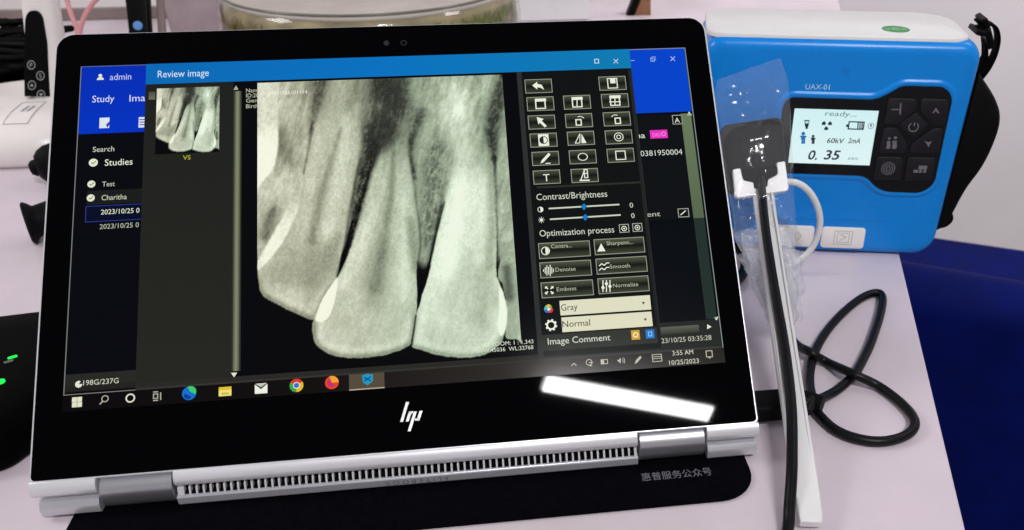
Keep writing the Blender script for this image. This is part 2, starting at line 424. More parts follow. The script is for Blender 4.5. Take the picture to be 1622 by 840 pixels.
for k in range(n_slot + 1):
    x = (-98.6 + k * pitch) / 1000
    if k == 0: x0, x1 = -.1008, x + .0005
    elif k == n_slot: x0, x1 = x - .0005, .1016
    else: x0, x1 = x - .00042, x + .00042
    rb.prism([(x0, -.0025, .0079), (x0, -.0014, .0108), (x0, .0011, .0122), (x0, .0011, .0079)], [(x1, -.0025, .0079), (x1, -.0014, .0108), (x1, .0011, .0122), (x1, .0011, .0079)])
rb.obj('vent_grille', M_alu, lap)
eu = UI({'px': lambda p: p, 'w': lambda a, b, h: (a / 1000, -.00352 - h / 1000, b / 1000)}, .06)
v, f = text_geo('E L I T E B O O K'); xs = [p[0] for p in v]; kx = 28.0 / (max(xs) - min(xs))
eu.v = [(.009 - (p[0] - min(xs)) * kx / 1000 + .006, -.00358, .0062 - p[1] * 2.3 / .72 / 1000) for p in v]
link('engraved_name', eu.v, f, M_matprint, lap)
# maker's mark on the glass: four slanted strokes
lg = UI(LID, .05)
def stroke(p, q, wpx):
    lg.poly([(p[0] - wpx / 2, p[1]), (p[0] + wpx / 2, p[1]), (q[0] + wpx / 2, q[1]), (q[0] - wpx / 2, q[1])], (200, 200, 200))
stroke((645.5, 637), (636, 668.5), 4.6); stroke((650, 652), (645, 668), 4.6)
stroke((658, 652), (648, 683.5), 4.6); stroke((667, 651), (662, 666.5), 4.6)
lg.poly([(648, 652), (655, 651.5), (654, 655), (647, 655.5)], (200, 200, 200)); lg.poly([(657, 666.5), (664, 666), (665, 662.5), (658, 663)], (200, 200, 200))
link('maker_logo', lg.v, lg.f, M_chrome, lap)
wc = UI(LID, .03); wc.disc((612, 68.5), 1.5, (0, 0, 0)); wc.ring((612, 68.5), 1.5, .35, (0, 0, 0)); wc.ring((639.5, 68), 1.5, .4, (0, 0, 0))
link('webcam', wc.v, wc.f, mat('lens_grey', (.012, .012, .014), .3), lap)

# ---- screen contents -------------------------------------------------------
# tooth radiograph: intensity field described in photo pixels, sampled on a fine grid in the screen plane
def vnoise(x, y, seed):
    r = np.random.default_rng(seed); g = r.random((256, 256))
    xi = np.floor(x).astype(int); yi = np.floor(y).astype(int); fx = x - xi; fy = y - yi
    fx = fx * fx * (3 - 2 * fx); fy = fy * fy * (3 - 2 * fy)
    a = g[yi % 256, xi % 256]; b = g[yi % 256, (xi + 1) % 256]; c = g[(yi + 1) % 256, xi % 256]; d = g[(yi + 1) % 256, (xi + 1) % 256]
    return (a * (1 - fx) + b * fx) * (1 - fy) + (c * (1 - fx) + d * fx) * fy
def fbm(x, y, seed, o=4):
    s = 0; a = .5; t = 0
    for k in range(o): s = s + a * vnoise(x * 2 ** k, y * 2 ** k, seed + k); t += a; a *= .6
    return s / t
def smooth(e0, e1, x):
    t = np.clip((x - e0) / (e1 - e0), 0, 1); return t * t * (3 - 2 * t)
def sdist(X, Y, poly):
    P = np.array(spline(list(poly) + [poly[0]], 5))[:-1] if len(poly) > 4 else np.array(poly, float)
    D = np.full(X.shape, 1e9); inside = np.zeros(X.shape, bool); n = len(P)
    for i in range(n):
        (x0, y0), (x1, y1) = P[i], P[(i + 1) % n]; dx, dy = x1 - x0, y1 - y0
        t = np.clip(((X - x0) * dx + (Y - y0) * dy) / (dx * dx + dy * dy + 1e-9), 0, 1)
        D = np.minimum(D, np.hypot(X - x0 - t * dx, Y - y0 - t * dy))
        c = ((y0 > Y) != (y1 > Y)) & (X < (x1 - x0) * (Y - y0) / (y1 - y0 + 1e-12) + x0); inside ^= c
    return np.where(inside, -D, D)
def ldist(X, Y, pts):
    """distance to a polyline whose points carry a half width: returns d / width"""
    R = np.full(X.shape, 1e9)
    for (x0, y0, w0), (x1, y1, w1) in zip(pts[:-1], pts[1:]):
        dx, dy = x1 - x0, y1 - y0; t = np.clip(((X - x0) * dx + (Y - y0) * dy) / (dx * dx + dy * dy), 0, 1)
        R = np.minimum(R, np.hypot(X - x0 - t * dx, Y - y0 - t * dy) / (w0 + (w1 - w0) * t))
    return R
TA = [(522, 140), (552, 142), (566, 170), (570, 230), (557, 300), (547, 360), (540, 410), (534, 440), (515, 475), (498, 506), (470, 497), (436, 481), (415, 466), (409, 440), (410, 400), (440, 385), (468, 330), (480, 280), (492, 220), (508, 170)]
TB = [(622, 210), (640, 214), (648, 260), (656, 320), (663, 380), (660, 420), (661, 470), (658, 520), (652, 545), (620, 560), (580, 567), (540, 566), (510, 555), (496, 535), (497, 505), (514, 470), (534, 438), (552, 400), (568, 350), (582, 300), (600, 245)]
TCc = [(728, 215), (765, 205), (778, 240), (784, 300), (787, 370), (786, 430), (796, 460), (803, 490), (802, 520), (790, 548), (765, 563), (730, 567), (695, 563), (668, 555), (650, 546), (656, 510), (668, 470), (680, 430), (690, 380), (704, 320), (718, 260)]
TD = [(797, 385), (812, 380), (830, 380), (834, 535), (818, 538), (801, 534), (803, 500), (797, 455), (789, 435)]
def radiograph(X, Y):
    Xs = X + .25 * (Y - 350)                      # bone streaks lean with the roots
    streak = fbm(Xs / 8 + 3, Y / 34, 11); mott = fbm(Xs / 5.5, Y / 9, 21, 4); fine = fbm(X / 2.4, Y / 3.2, 31, 3); big = fbm(X / 60, Y / 60, 41, 3)
    worm = 1 - np.abs(2 * fbm(Xs / 6.5, Y / 8, 71, 2) - 1) * 2.2
    I = .70 + .20 * (streak - .5) + .14 * (mott - .5) + .12 * (big - .5)
    def dark(pts, amt, tex=.0, soft=1.0):
        nonlocal I
        k = np.exp(-(ldist(X, Y, pts) ** 2) * soft); I = I - amt * k * (1 + tex * ((mott - .5) * 2.2 + (fine - .5) * 1.2 - .35 * worm))
    dark([(610, 118, 26), (612, 170, 34), (604, 215, 24)], .40, .5)
    dark([(640, 130, 20), (632, 165, 22)], .12, .6)
    dark([(600, 215, 21), (583, 270, 18), (570, 330, 14), (557, 390, 10)], .47, .6)
    dark([(508, 125, 14), (500, 170, 13), (496, 205, 8)], .22, .9)
    dark([(495, 205, 2.6), (487, 250, 2.2), (481, 275, 2.0)], .34, .2)
    dark([(446, 215, 14), (455, 255, 10)], .10, .4)
    dark([(668, 180, 11), (653, 212, 8), (650, 245, 4.5), (657, 283, 4)], .27, .6)
    dark([(690, 240, 26), (688, 310, 24), (676, 380, 14)], .13, 1.5)
    dark([(797, 120, 9), (788, 165, 13), (778, 205, 13), (781, 250, 6)], .34, .7)
    dark([(783, 250, 3.5), (785, 320, 2.6), (787, 390, 2.6), (788, 425, 4)], .34, .5)
    I = I + .16 * np.exp(-(ldist(X, Y, [(722, 140, 18), (728, 190, 22), (735, 240, 14)]) ** 2)) + .14 * np.exp(-(ldist(X, Y, [(422, 140, 16), (422, 190, 14)]) ** 2)) + .06 * np.exp(-(ldist(X, Y, [(450, 140, 18), (455, 190, 12)]) ** 2))
    I = np.maximum(I, .20 + .10 * smooth(280, 200, Y) + .16 * (mott - .2))
    # black below the bone
    yb = np.interp(X, [400, 520, 535, 560, 600, 655, 662, 680, 700, 780, 788, 800, 840], [560, 560, 400, 400, 400, 395, 420, 424, 424, 415, 418, 405, 405])
    bone = smooth(16, -12, Y - yb + 6 * (mott - .5)); bone = np.where(X < 535, np.where(Y > 395, 0, 1), bone)
    I = .015 + (I - .015) * bone
    sA, sB, sC, sD = sdist(X, Y, TA), sdist(X, Y, TB), sdist(X, Y, TCc), sdist(X, Y, TD)
    tex = .07 * (fbm(Xs / 12, Y / 34, 51) - .5) + .05 * (fine - .5) + .04 * (fbm(X / 30, Y / 30, 55) - .5)
    blob = lambda pts: np.exp(-(ldist(X, Y, pts) ** 2))
    tA = .755 + tex * 1.2 + .07 * blob([(550, 190, 10), (535, 300, 12), (520, 370, 12)]) + .05 * blob([(502, 220, 8), (492, 300, 8)])
    tA -= .12 * blob([(540, 205, 3.5), (520, 270, 6), (503, 335, 7), (494, 380, 8)]) + .07 * blob([(490, 400, 24), (470, 425, 28), (450, 440, 24)]) + .10 * blob([(534, 375, 9), (520, 415, 17), (500, 445, 20)])
    tA += .05 * blob([(470, 470, 12), (440, 455, 10)]) - .06 * blob([(455, 478, 8)])
    tB = .775 + tex * 1.1 + .07 * blob([(592, 330, 9), (566, 400, 11), (545, 450, 12)]) + .07 * blob([(638, 320, 7), (642, 400, 9), (640, 470, 12)])
    tB -= .13 * blob([(624, 240, 4), (619, 310, 6.5), (611, 370, 9), (602, 415, 12), (594, 455, 13)]) + .055 * blob([(606, 380, 10), (594, 440, 22), (588, 480, 20)]) + .13 * blob([(648, 350, 9), (654, 385, 12), (660, 425, 9)])
    tB -= .07 * smooth(300, 225, Y)
    tC = .872 + tex * .8 - .15 * blob([(778, 260, 7), (780, 360, 9), (776, 420, 10)]) - .12 * blob([(764, 440, 22), (766, 475, 26), (760, 500, 22)]) - .07 * smooth(480, 550, Y)
    tC += .08 * blob([(738, 250, 10), (722, 340, 14), (706, 430, 16)]) - .06 * blob([(742, 400, 10), (720, 480, 22)])
    tC -= .14 * smooth(300, 215, Y)
    tD = .70 + tex - .22 * blob([(803, 425, 7), (806, 470, 9)]) + .08 * smooth(812, 828, X) + .10 * blob([(806, 375, 8)])
    def over(s, t, topfade, ysoft):
        nonlocal I
        wd = 1.4 + 4.6 * smooth(ysoft, ysoft - 110, Y); k = smooth(wd, -wd, s + 2.4 * (mott - .5)) * topfade; I = I * (1 - k) + t * k
    rim = lambda s, y0: .13 * np.exp(-((s + 3) / 4.0) ** 2) * smooth(y0, y0 + 40, Y) - .05 * np.exp(-((s + 13) / 6.0) ** 2) * smooth(y0, y0 + 40, Y)
    pdl = lambda s, amt, ya, yb_: amt * np.exp(-((s - 3) / 2.6) ** 2) * smooth(ya, ya + 40, Y) * smooth(yb_ + 20, yb_, Y)
    I = I - pdl(sA, .14, 230, 420) * (X > 520) - pdl(sB, .12, 250, 420) - pdl(sC, .22, 300, 440) * (X < 740)
    over(sA, tA - rim(sA, 430), smooth(140, 215, Y), 420); over(sD, tD, smooth(372, 392, Y), 300)
    over(sB, tB - rim(sB, 480), smooth(205, 265, Y), 420); over(sC, tC - rim(sC, 480) * .8, smooth(205, 300, Y), 400)
    I = I - .30 * np.exp(-(ldist(X, Y, [(704, 320, 1.3), (691, 372, 1.6), (679, 425, 2.2)]) ** 2)) - .36 * np.exp(-(ldist(X, Y, [(558, 350, 1.5), (549, 392, 3), (541, 420, 4), (534, 438, 2)]) ** 2)) - .45 * np.exp(-(ldist(X, Y, [(659, 500, 1.4), (652, 546, 1.6)]) ** 2))
    def white(poly, amt, e=1.5):
        nonlocal I
        k = smooth(e, -e, sdist(X, Y, poly)); I = I * (1 - k) + amt * k
    grey = smooth(3, -3, sdist(X, Y, [(405, 268), (440, 258), (470, 266), (476, 290), (468, 330), (445, 372), (412, 410), (405, 380)])) * smooth(250, 315, Y)
    I = I * (1 - grey) + (.74 - .20 * blob([(432, 335, 9), (420, 372, 10)]) + .18 * (mott - .5) + .10 * smooth(330, 280, Y)) * grey
    white([(473, 262), (479, 274), (479, 302), (468, 343), (448, 383), (425, 413), (408, 428), (409, 414), (424, 386), (441, 356), (457, 324), (470, 292)], .77 + .14 * smooth(300, 370, Y) + tex, 2.2)
    white([(404, 125), (434, 125), (439, 160), (441, 200), (440, 235), (432, 268), (414, 289), (404, 292)], .83 + .11 * smooth(180, 235, Y) + tex, 2.5)
    white([(534, 440), (534, 455), (529, 480), (522, 500), (512, 509), (500, 508), (503, 494), (513, 470)], .94 + tex * .4)
    white([(790, 452), (797, 465), (803, 490), (802, 515), (795, 532), (789, 520), (791, 490)], .96 + tex * .3)
    I = np.where(I > .1, .66 + (I - .66) * 1.28, I) + .06 * (fine - .5) * smooth(.1, .4, I) * smooth(470, 380, Y)
    I = I + smooth(.1, .4, I) * (.10 * (fbm(X / 3.6, Y / 4.6, 91, 3) - .5) + .05 * (fbm(Xs / 4, Y / 16, 95, 2) - .5))
    I = I + .05 * (rng.random(X.shape) - .5) + .02 * (fbm(X / 90, Y / 2.0, 61, 2) - .5)
    return np.clip(I, .008, 1)
def radio_mesh(name, c0, c1, nx, ny, h, parent, pmap=None, extra=None):
    (a0, b1), (a1, b0) = c0, c1
    A, B = np.meshgrid(np.linspace(a0, a1, nx), np.linspace(b0, b1, ny))
    W = LC + A[..., None] / 1000 * np.array([1, 0, 0]) + B[..., None] / 1000 * LB + h / 1000 * LN
    if pmap is None: X, Y = proj(W)
    else:
        A2 = pmap[0] + (A - a0) / (a1 - a0) * (pmap[1] - pmap[0]); B2 = pmap[2] + (B - b0) / (b1 - b0) * (pmap[3] - pmap[2])
        X, Y = proj(LC + A2[..., None] / 1000 * np.array([1, 0, 0]) + B2[..., None] / 1000 * LB)
    I = radiograph(X, Y)
    g = smooth(480, 700, X)[..., None]
    hi = np.array([232, 234, 212]) * (1 - g) + np.array([222, 235, 212]) * g; mid = np.array([160, 162, 139]) * (1 - g) + np.array([150, 164, 140]) * g
    t = I[..., None]; col = np.where(t < .68, mid * (t / .68) ** 1.15, mid + (hi - mid) * (t - .68) / .27); col = np.clip(col, 3, 245)
    idx = np.arange(nx * ny).reshape(ny, nx)
    F_ = np.stack([idx[:-1, :-1], idx[:-1, 1:], idx[1:, 1:], idx[1:, :-1]], -1).reshape(-1, 4)
    me_v = W.reshape(-1, 3)
    o = link(name, me_v.tolist(), F_.tolist(), M_screen, parent)
    a = o.data.color_attributes.new('pixel', 'FLOAT_COLOR', 'POINT')
    a.data.foreach_set('color', np.hstack([lin(col.reshape(-1, 3)), np.ones((nx * ny, 1))]).astype(np.float32).ravel())
    return o
WHT = (225, 232, 215); GRY = (170, 176, 160)
# main program window
u = UI(LID, .05)
u.rectm(-147, 147, 28.8, 194.2, (3, 4, 8)); u.up()
aL = lpx((224, 340))[0]; aR = lpx((999, 100))[0]
hb = lpx((127, 213))[1]
u.rectm(-146.6, -60, hb, 194.0, (0, 44, 178), bot=(0, 50, 190)); u.rectm(60, 146.4, lpx((1085, 177))[1], 194.0, (0, 66, 200)); u.rectm(-146.6, -60, 37.2, 40, (3, 4, 10))
u.rectm(-146.6, 0, lpx((104, 622))[1], lpx((104, 594))[1], (38, 38, 33)); u.rectm(60, 146.4, lpx((1140, 553))[1], lpx((1130, 506))[1], (34, 38, 34))
u.rectm(100, 146.4, lpx((1130, 506))[1], lpx((1118, 345))[1], (4, 8, 12))
u.rectm(100, 146.4, lpx((1118, 350))[1], lpx((1090, 180))[1], (10, 14, 15))
u.up()
bc = (120, 126, 124)
u.rectm(-147.0, -146.6, 36, 194.2, bc); u.rectm(-147, aL, 193.9, 194.3, (90, 100, 150)); u.rectm(aR, 147, 193.9, 194.3, (130, 140, 170)); u.rectm(146.6, 147.0, 36, 194.2, (140, 150, 150)); u.rectm(-147, -112, 36, 36.35, (140, 130, 120))
u.rectm(118, 147, lpx((1140, 553.5))[1], lpx((1140, 553))[1] + .25, (150, 150, 140))
# header and side list
u.disc((159, 120), .85, WHT); u.pie((159, 127), 1.6, WHT, 0, 180)
u.text('admin', (174, 127.5), (208, 126), 10.5, (190, 205, 240)); u.text('Study', (146, 163), (181, 161), 11, (215, 222, 245)); u.text('Ima', (205, 161.5), (230, 160), 11, (215, 222, 245))
u.rect((158, 187), (173, 203), (220, 228, 235)); u.rect((220, 186), (233, 202), (220, 228, 235)); u.up()
u.poly([(168, 198), (173, 193), (175, 195), (170, 203)], (20, 60, 190)); u.line((221, 190), (231, 189.7), (20, 60, 190), .5); u.line((221, 194), (231, 193.7), (20, 60, 190), .5); u.line((221, 198), (231, 197.7), (20, 60, 190), .5)
u.text('Search', (147, 241), (181, 240), 8.5, (200, 206, 190)); u.text('Studies', (166, 263), (210, 261), 10.5, (230, 236, 215))
u.rect((138, 303), (226, 321), (24, 25, 24))
u.rect((137, 327), (226, 348), (3, 8, 36)); u.up(); u.outl((136, 327), (227, 348), (40, 58, 140), .35)
for p, r in (((148, 258), 2.0), ((145, 292), 1.75), ((144, 314), 1.75)):
    u.disc(p, r, (225, 230, 205)); u.up(); u.line((p[0] - 3, p[1]), (p[0] - .6, p[1] + 2), (60, 62, 50), .35); u.line((p[0] - .6, p[1] + 2), (p[0] + 4, p[1] - 2.5), (60, 62, 50), .35)
u.text('Test', (162, 296), (182, 295), 8, (195, 200, 180)); u.text('Charitha', (161, 317.5), (201, 316), 8.5, (200, 206, 180))
u.text('2023/10/25 0', (160, 340), (221, 337.5), 8, (225, 230, 205)); u.text('2023/10/25 0', (158, 363), (220, 360.5), 8, (180, 186, 165))
u.pie((125, 609), 1.5, WHT, 60, 360); u.text('198G/237G', (132, 611), (188, 607), 8.5, (205, 210, 190))
# right part
u.line((999, 96.5), (1005, 96.3), (170, 190, 235), .35); u.outl((1030, 92), (1037, 98), (170, 190, 235), .3); u.outl((1032, 90), (1039, 96), (130, 155, 225), .3)
u.line((1062, 90), (1069, 97), (190, 205, 240), .35); u.line((1069, 90), (1062, 97), (190, 205, 240), .35)
u.text('na', (1008, 219.5), (1022, 219), 9, WHT); u.rect((1029, 207), (1058, 219), (226, 50, 190)); u.up(); u.text('DIG', (1034, 217), (1046, 216.6), 6, (250, 140, 225)); u.ring((1051, 212.5), 1.2, .4, (250, 140, 225))
u.text('0381950004', (1015, 248), (1081, 245), 9, (205, 212, 200)); u.outl((1064, 183), (1082, 197), GRY, .35); u.text('A', (1069, 195), (1077, 194.6), 8, WHT)
u.text('ent', (1025, 344), (1046, 342.5), 8, (190, 196, 180)); u.outl((1073, 331), (1092, 344), GRY, .35); u.line((1078, 341), (1086, 334), WHT, .5)
s0_ = lpx((1098, 182)); s1_ = lpx((1113, 343))
u.rectm(140.3, 145.6, lpx((1118, 345))[1], lpx((1092, 180))[1], (104, 122, 92), bot=(86, 102, 76), ); u.rectm(140.3, 145.6, lpx((1134, 505))[1], lpx((1118, 345))[1], (34, 48, 42))
u.poly([(1088, 184), (1096, 183), (1091, 177)], WHT); u.poly([(1130, 503), (1138, 502), (1135, 508)], WHT); u.poly([(1120, 514), (1120, 522), (1127, 518)], WHT)
u.rect((1046, 519), (1108, 527), (92, 98, 84), bot=(46, 50, 42)); u.text('23/10/25 03:35:28', (1048, 545), (1127, 537.5), 8, (200, 200, 180))
u.obj('program_window', M_screen, scr)

# review window: title bar, film strip and viewer
u = UI(LID, .18)
aw0, aw1 = aL, aR + 1.6
bt = lpx((600, 127.5))[1]; ct = lpx((600, 94))[1] 
u.rectm(aw0, aR, 36.5, 194.4, (2, 3, 5)); u.rectm(aR, aw1 - 2.5, 36.5, 183.6, (12, 15, 14)); u.up()
u.rectm(aw0, -10, 183.6, 194.4, (6, 104, 180), right=(4, 112, 190)); u.rectm(-10, aR, 183.6, 194.4, (4, 112, 190), right=(10, 122, 176))
fl = lpx((368, 400))[0]; fr_ = lpx((382, 400))[0]
u.rectm(aw0, fl, lpx((300, 602))[1], 183.4, (29, 31, 27), bot=(36, 37, 30)); u.rectm(aw0, 60, lpx((300, 612))[1], lpx((300, 602))[1], (40, 39, 35))
nb_ = 6
for k in range(nb_):
    c = 30 + 98 * math.sin(PI * (k + .5) / nb_) ** 1.2; u.rectm(fl + (fr_ - fl) * k / nb_, fl + (fr_ - fl) * (k + 1) / nb_, lpx((374, 588))[1], lpx((374, 145))[1], (c, c * 1.05, c * .82))
u.rectm(aw0, 146, lpx((600, 594))[1], lpx((600, 588))[1], (58, 58, 54)); 
u.up()
u.poly([(370, 143), (378, 142.5), (374, 136)], GRY); u.poly([(366, 591), (376, 590.5), (371, 598)], WHT)
u.text('Review image', (250, 123), (331, 121.5), 11.5, (205, 228, 245)); u.text('VS', (290, 253.5), (302, 253), 7, (190, 190, 40)); u.rect((236, 146), (246, 158), (70, 72, 58), bot=(110, 112, 92))
u.outl((941, 94), (949, 101), (200, 225, 240), .4); u.line((972, 94), (979, 101), (200, 225, 240), .35); u.line((979, 94), (972, 101), (200, 225, 240), .35)
for t, y, x1 in (('Name', 147, 412), ('ID:20', 155, 410), ('Gen', 163, 408), ('Birth', 172, 409)): u.text(t, (390, y), (x1, y - .6), 6.5, (190, 195, 170))
rw = u.obj('review_window', M_screen, scr)
rA, rB = lpx((408, 137)), lpx((824, 535)); rtop = (rA[0], 182.4); rbot = (52.1, 39.6)
radio_mesh('radiograph', rtop, rbot, 330, 400, .26, scr)
th0, th1 = lpx((249, 141)), lpx((347, 241)); thb = (th1[0], th1[1])
radio_mesh('thumbnail', th0, thb, 96, 100, .26, scr, pmap=(rtop[0], rbot[0], rbot[1], rtop[1]))
u = UI(LID, .30)
u.text('ID:20231025101114', (414, 152), (487, 148), 5.5, (238, 240, 220))
u.obj('image_caption', M_screen, scr); u = UI(LID, .30)
u.text('ZOOM: 1 : 1.343', (778, 549), (845, 544), 6.5, (215, 222, 205)); u.text('WW:45036  WL:32768', (756, 560), (845, 553), 6.5, (215, 222, 205))
u.obj('image_caption', M_screen, scr)

# tool panel
u = UI(LID, .22)
pa = lpx((840, 300))[0]
u.rectm(lpx((846, 340))[0] - 3.2, lpx((846, 340))[0] - .8, 37.5, 183.4, (44, 47, 44)); u.rectm(lpx((846, 340))[0] - .8, aw1 - 2.0, 37.5, 183.4, (12, 15, 13)); 
u.rectm(aw1 - 3.4, aw1 - 1.6, 36.8, 183.4, (42, 45, 44)); u.rectm(lpx((846, 340))[0] - 3.2, aw1 - 1.6, 36.6, 38.2, (46, 48, 46)); u.up()
u.rectm(lpx((855, 530))[0], aw1 - 3.4, 40.5, lpx((950, 525))[1], (46, 49, 43))
u.rectm(lpx((850, 295))[0], aw1 - 3.4, lpx((930, 295))[1], lpx((930, 292))[1], (42, 46, 40))
def button(c, w_, h_, light=74):
    a0 = lpx((c[0] - w_ / 2, c[1]))[0]; a1 = lpx((c[0] + w_ / 2, c[1]))[0]; b1 = lpx((c[0], c[1] - h_ / 2))[1]; b0 = lpx((c[0], c[1] + h_ / 2))[1]; m_ = (b0 + b1) / 2
    u.rectm(a0, a1, m_, b1, (light, light * 1.06, light * .84), bot=(14, 18, 12)); u.rectm(a0, a1, b0, m_, (14, 18, 12), bot=(light * .8, light * .86, light * .66))
    u.up(); u.outlm(a0, a1, b0, b1, (150, 158, 138), .35); u.h -= u.step
B = [(853, 137), (970, 132.5), (856, 165), (914, 162.5), (974, 160), (858, 194), (917, 191.5), (977, 189), (861, 222.5), (920, 219.5), (980, 217.5), (864, 251.5), (923, 249), (983, 246.5), (866, 281), (926, 278.5)]
for k, c in enumerate(B): button(c, 43, 22)
big = [((853, 383), (935, 409)), ((941, 377), (1021, 403)), ((855, 414), (937, 439)), ((944, 408), (1025, 433)), ((857, 446), (940, 470)), ((947, 439), (1028, 464))]
for tl, br in big: button(((tl[0] + br[0]) / 2, (tl[1] + br[1]) / 2), br[0] - tl[0], 25, 80)
u.up(); u.up()
def P_(k, dx, dy): return (B[k][0] + dx, B[k][1] + dy)
W2 = (232, 238, 220)
u.poly([P_(0, -10, -1), P_(0, -2, -7), P_(0, -2, -3.5), P_(0, 5, -2), P_(0, 9, 6), P_(0, 3, 2.5), P_(0, -2, 2), P_(0, -2, 5.5)], W2)
u.outl(P_(1, -9, -8), P_(1, 9, 8), W2, .5); u.rect(P_(1, -4, -8), P_(1, 5, 0), W2)
u.outl(P_(2, -9, -8), P_(2, 9, 8), W2, .6); u.rect(P_(2, -9, -8), P_(2, 9, -4), W2)
u.outl(P_(3, -9, -8), P_(3, 9, 8), W2, .6); u.rect(P_(3, -9, -8), P_(3, 9, -4), W2); u.line(P_(3, 0, -6), P_(3, 0, 8), W2, .5)
u.outl(P_(4, -9, -8), P_(4, 9, 8), W2, .6); u.rect(P_(4, -9, -8), P_(4, 9, -4), W2); u.line(P_(4, 0, -6), P_(4, 0, 8), W2, .5); u.line(P_(4, -9, 2), P_(4, 9, 1.7), W2, .5)
u.poly([P_(5, -8, -8), P_(5, 3, -5), P_(5, 0, -2), P_(5, 8, 6), P_(5, 5, 8.5), P_(5, -3, 1), P_(5, -5, 4)], W2)
for k, sg in ((6, 1), (7, -1)):
    u.outl(P_(k, -5 - sg, -2), P_(k, 6 - sg, 8), W2, .6); u.ring(P_(k, sg * 2, 0), 2.4, .4, W2, a0=(30 if sg > 0 else 60), a1=(120 if sg > 0 else 150))
u.rect(P_(8, -9, -9), P_(8, 9, 9), W2); u.disc(P_(9, 99, 0), .01, W2)
u.poly([P_(9, 1, -7), P_(9, 1, 8), P_(9, 9, 7.6)], W2); u.line(P_(9, -1.5, -7), P_(9, -9, 8), W2, .4); u.line(P_(9, -9, 8), P_(9, -1.5, 7.6), W2, .4); u.line(P_(9, -1.5, -7), P_(9, -1.5, 7.6), W2, .4)
u.ring(P_(10, 0, 0), 2.4, .4, W2); u.ring(P_(10, 0, 0), 1.2, .4, W2)
u.poly([P_(11, -8, 8), P_(11, -6, 3), P_(11, 5, -9), P_(11, 8, -6), P_(11, -3, 6)], W2); u.line(P_(11, 0, 8), P_(11, 8, 7.6), W2, .5)
u.ring(P_(12, 0, 0), 2.5, .45, W2, sq=.82); u.outl(P_(13, -9, -7), P_(13, 9, 7), W2, .5)
u.text('T', P_(14, -5, 7), P_(14, 5, 6.6), 12, W2)
u.outl(P_(15, -2, -10), P_(15, 6, 4), W2, .5); u.line(P_(15, -8, 8), P_(15, 8, 7.4), W2, .7); u.line(P_(15, -6, 7), P_(15, 0, -9), W2, .5); u.line(P_(15, -1, -3), P_(15, 5, -3.5), W2, .5)
u.up(); u.disc(P_(8, 0, 0), 2.1, (40, 42, 36)); u.up(); u.pie(P_(8, 0, 0), 1.7, W2, -90, 90); u.disc(P_(8, 99, 0), .01, W2)
u.text('Contrast/Brightness', (850, 318), (962, 312), 10.5, (205, 212, 195))
for y0, y1, k in ((331, 324.5, 0), (348, 341, 1)):
    u.line((869 + 2 * k, y0), (981 + 2 * k, y1), (205, 212, 190), .75); yy = (y0 + y1) / 2
    u.up(); u.poly([(925 + 2 * k, yy - 5), (930 + 2 * k, yy), (925 + 2 * k, yy + 6), (920 + 2 * k, yy)], (20, 120, 190)); u.h -= u.step
    u.text('0', (997.5 + 2.5 * k, y1 + 5), (1003 + 2.5 * k, y1 + 4.7), 8, (200, 208, 190))
u.ring((856, 332.5), 1.4, .3, W2); u.pie((856, 332.5), 1.2, W2, -90, 90); u.disc((857.5, 349), .8, W2)
for k in range(8): a = k * PI / 4; u.line((857.5 + 3.4 * math.cos(a), 349 + 3.4 * math.sin(a)), (857.5 + 5 * math.cos(a), 349 + 5 * math.sin(a)), W2, .25)
u.text('Optimization process', (855, 376), (973, 368), 10.5, (205, 212, 195))
for c in ((988.5, 362), (1009.5, 360.5)):
    u.outl((c[0] - 8.5, c[1] - 6), (c[0] + 8.5, c[1] + 6.5), GRY, .35); u.ring((c[0], c[1] + .5), 1.35, .35, W2); u.disc((c[0], c[1] + .5), .45, W2)
for t, l, r in (('Contra...', (873, 394), (906, 392)), ('Sharpenn...', (961, 389), (1003, 387)), ('Denoise', (880, 431), (912, 429)), ('Smooth', (966, 426), (998, 424)), ('Emboss', (882, 462), (913, 460)), ('Normalize', (971, 456), (1011, 453.5))):
    u.text(t, l, r, 6.5, (185, 190, 165))
u.ring((864, 398), 2.1, .4, W2); u.pie((864, 398), 1.6, W2, -90, 90); u.poly([(952, 386), (946, 399), (959, 398.4)], W2)
for k in range(7): hgt = (2, 5, 8, 6, 9, 5, 3)[k]; u.line((861 + 2.6 * k, 429 - hgt), (861 + 2.6 * k, 429 + hgt), W2, .4)
for dy in (0, 7):
    pts = [(949, 422 + dy), (953, 418 + dy), (957, 421 + dy), (961, 417 + dy), (965, 417 + dy)]
    for a, b in zip(pts[:-1], pts[1:]): u.line(a, b, W2, .5)
for dx, dy in ((-6, -5), (6, -5.5), (-6, 6), (6, 5.5)):
    u.line((870 + dx, 460 + dy), (870 + dx * .35, 460 + dy * .35), W2, .6); u.line((870 + dx, 460 + dy), (870 + dx, 460 + dy * .5), W2, .5); u.line((870 + dx, 460 + dy), (870 + dx * .5, 460 + dy), W2, .5)
for k, s_ in enumerate((3, -3, 1)): u.line((955 + 5.5 * k, 444), (955 + 5.5 * k, 463), W2, .5); u.disc((955 + 5.5 * k, 453 + s_), .8, W2, seg=10)
for tl, br in (((886, 477), (1031.5, 491)), ((889, 503.5), (1034, 517))):
    a0, b1 = lpx((tl[0], tl[1])); a1, b0 = lpx((br[0], br[1])); bm_ = lpx(((tl[0] + br[0]) / 2, (tl[1] + br[1]) / 2 + 0))[1]
    u.rectm(a0, a1, bm_ - 3.55, bm_ + 3.55, (222, 220, 192))
u.up(); u.text('Gray', (889, 493), (915, 491), 10.5, (40, 40, 34)); u.text('Normal', (891, 519), (935, 516), 10.5, (40, 40, 34))
for c in ((1019, 480.5), (1022, 506.5)): u.poly([(c[0] - 2.5, c[1] - 1.5), (c[0] + 2.5, c[1] - 1.8), (c[0], c[1] + 2.5)], (50, 50, 44))
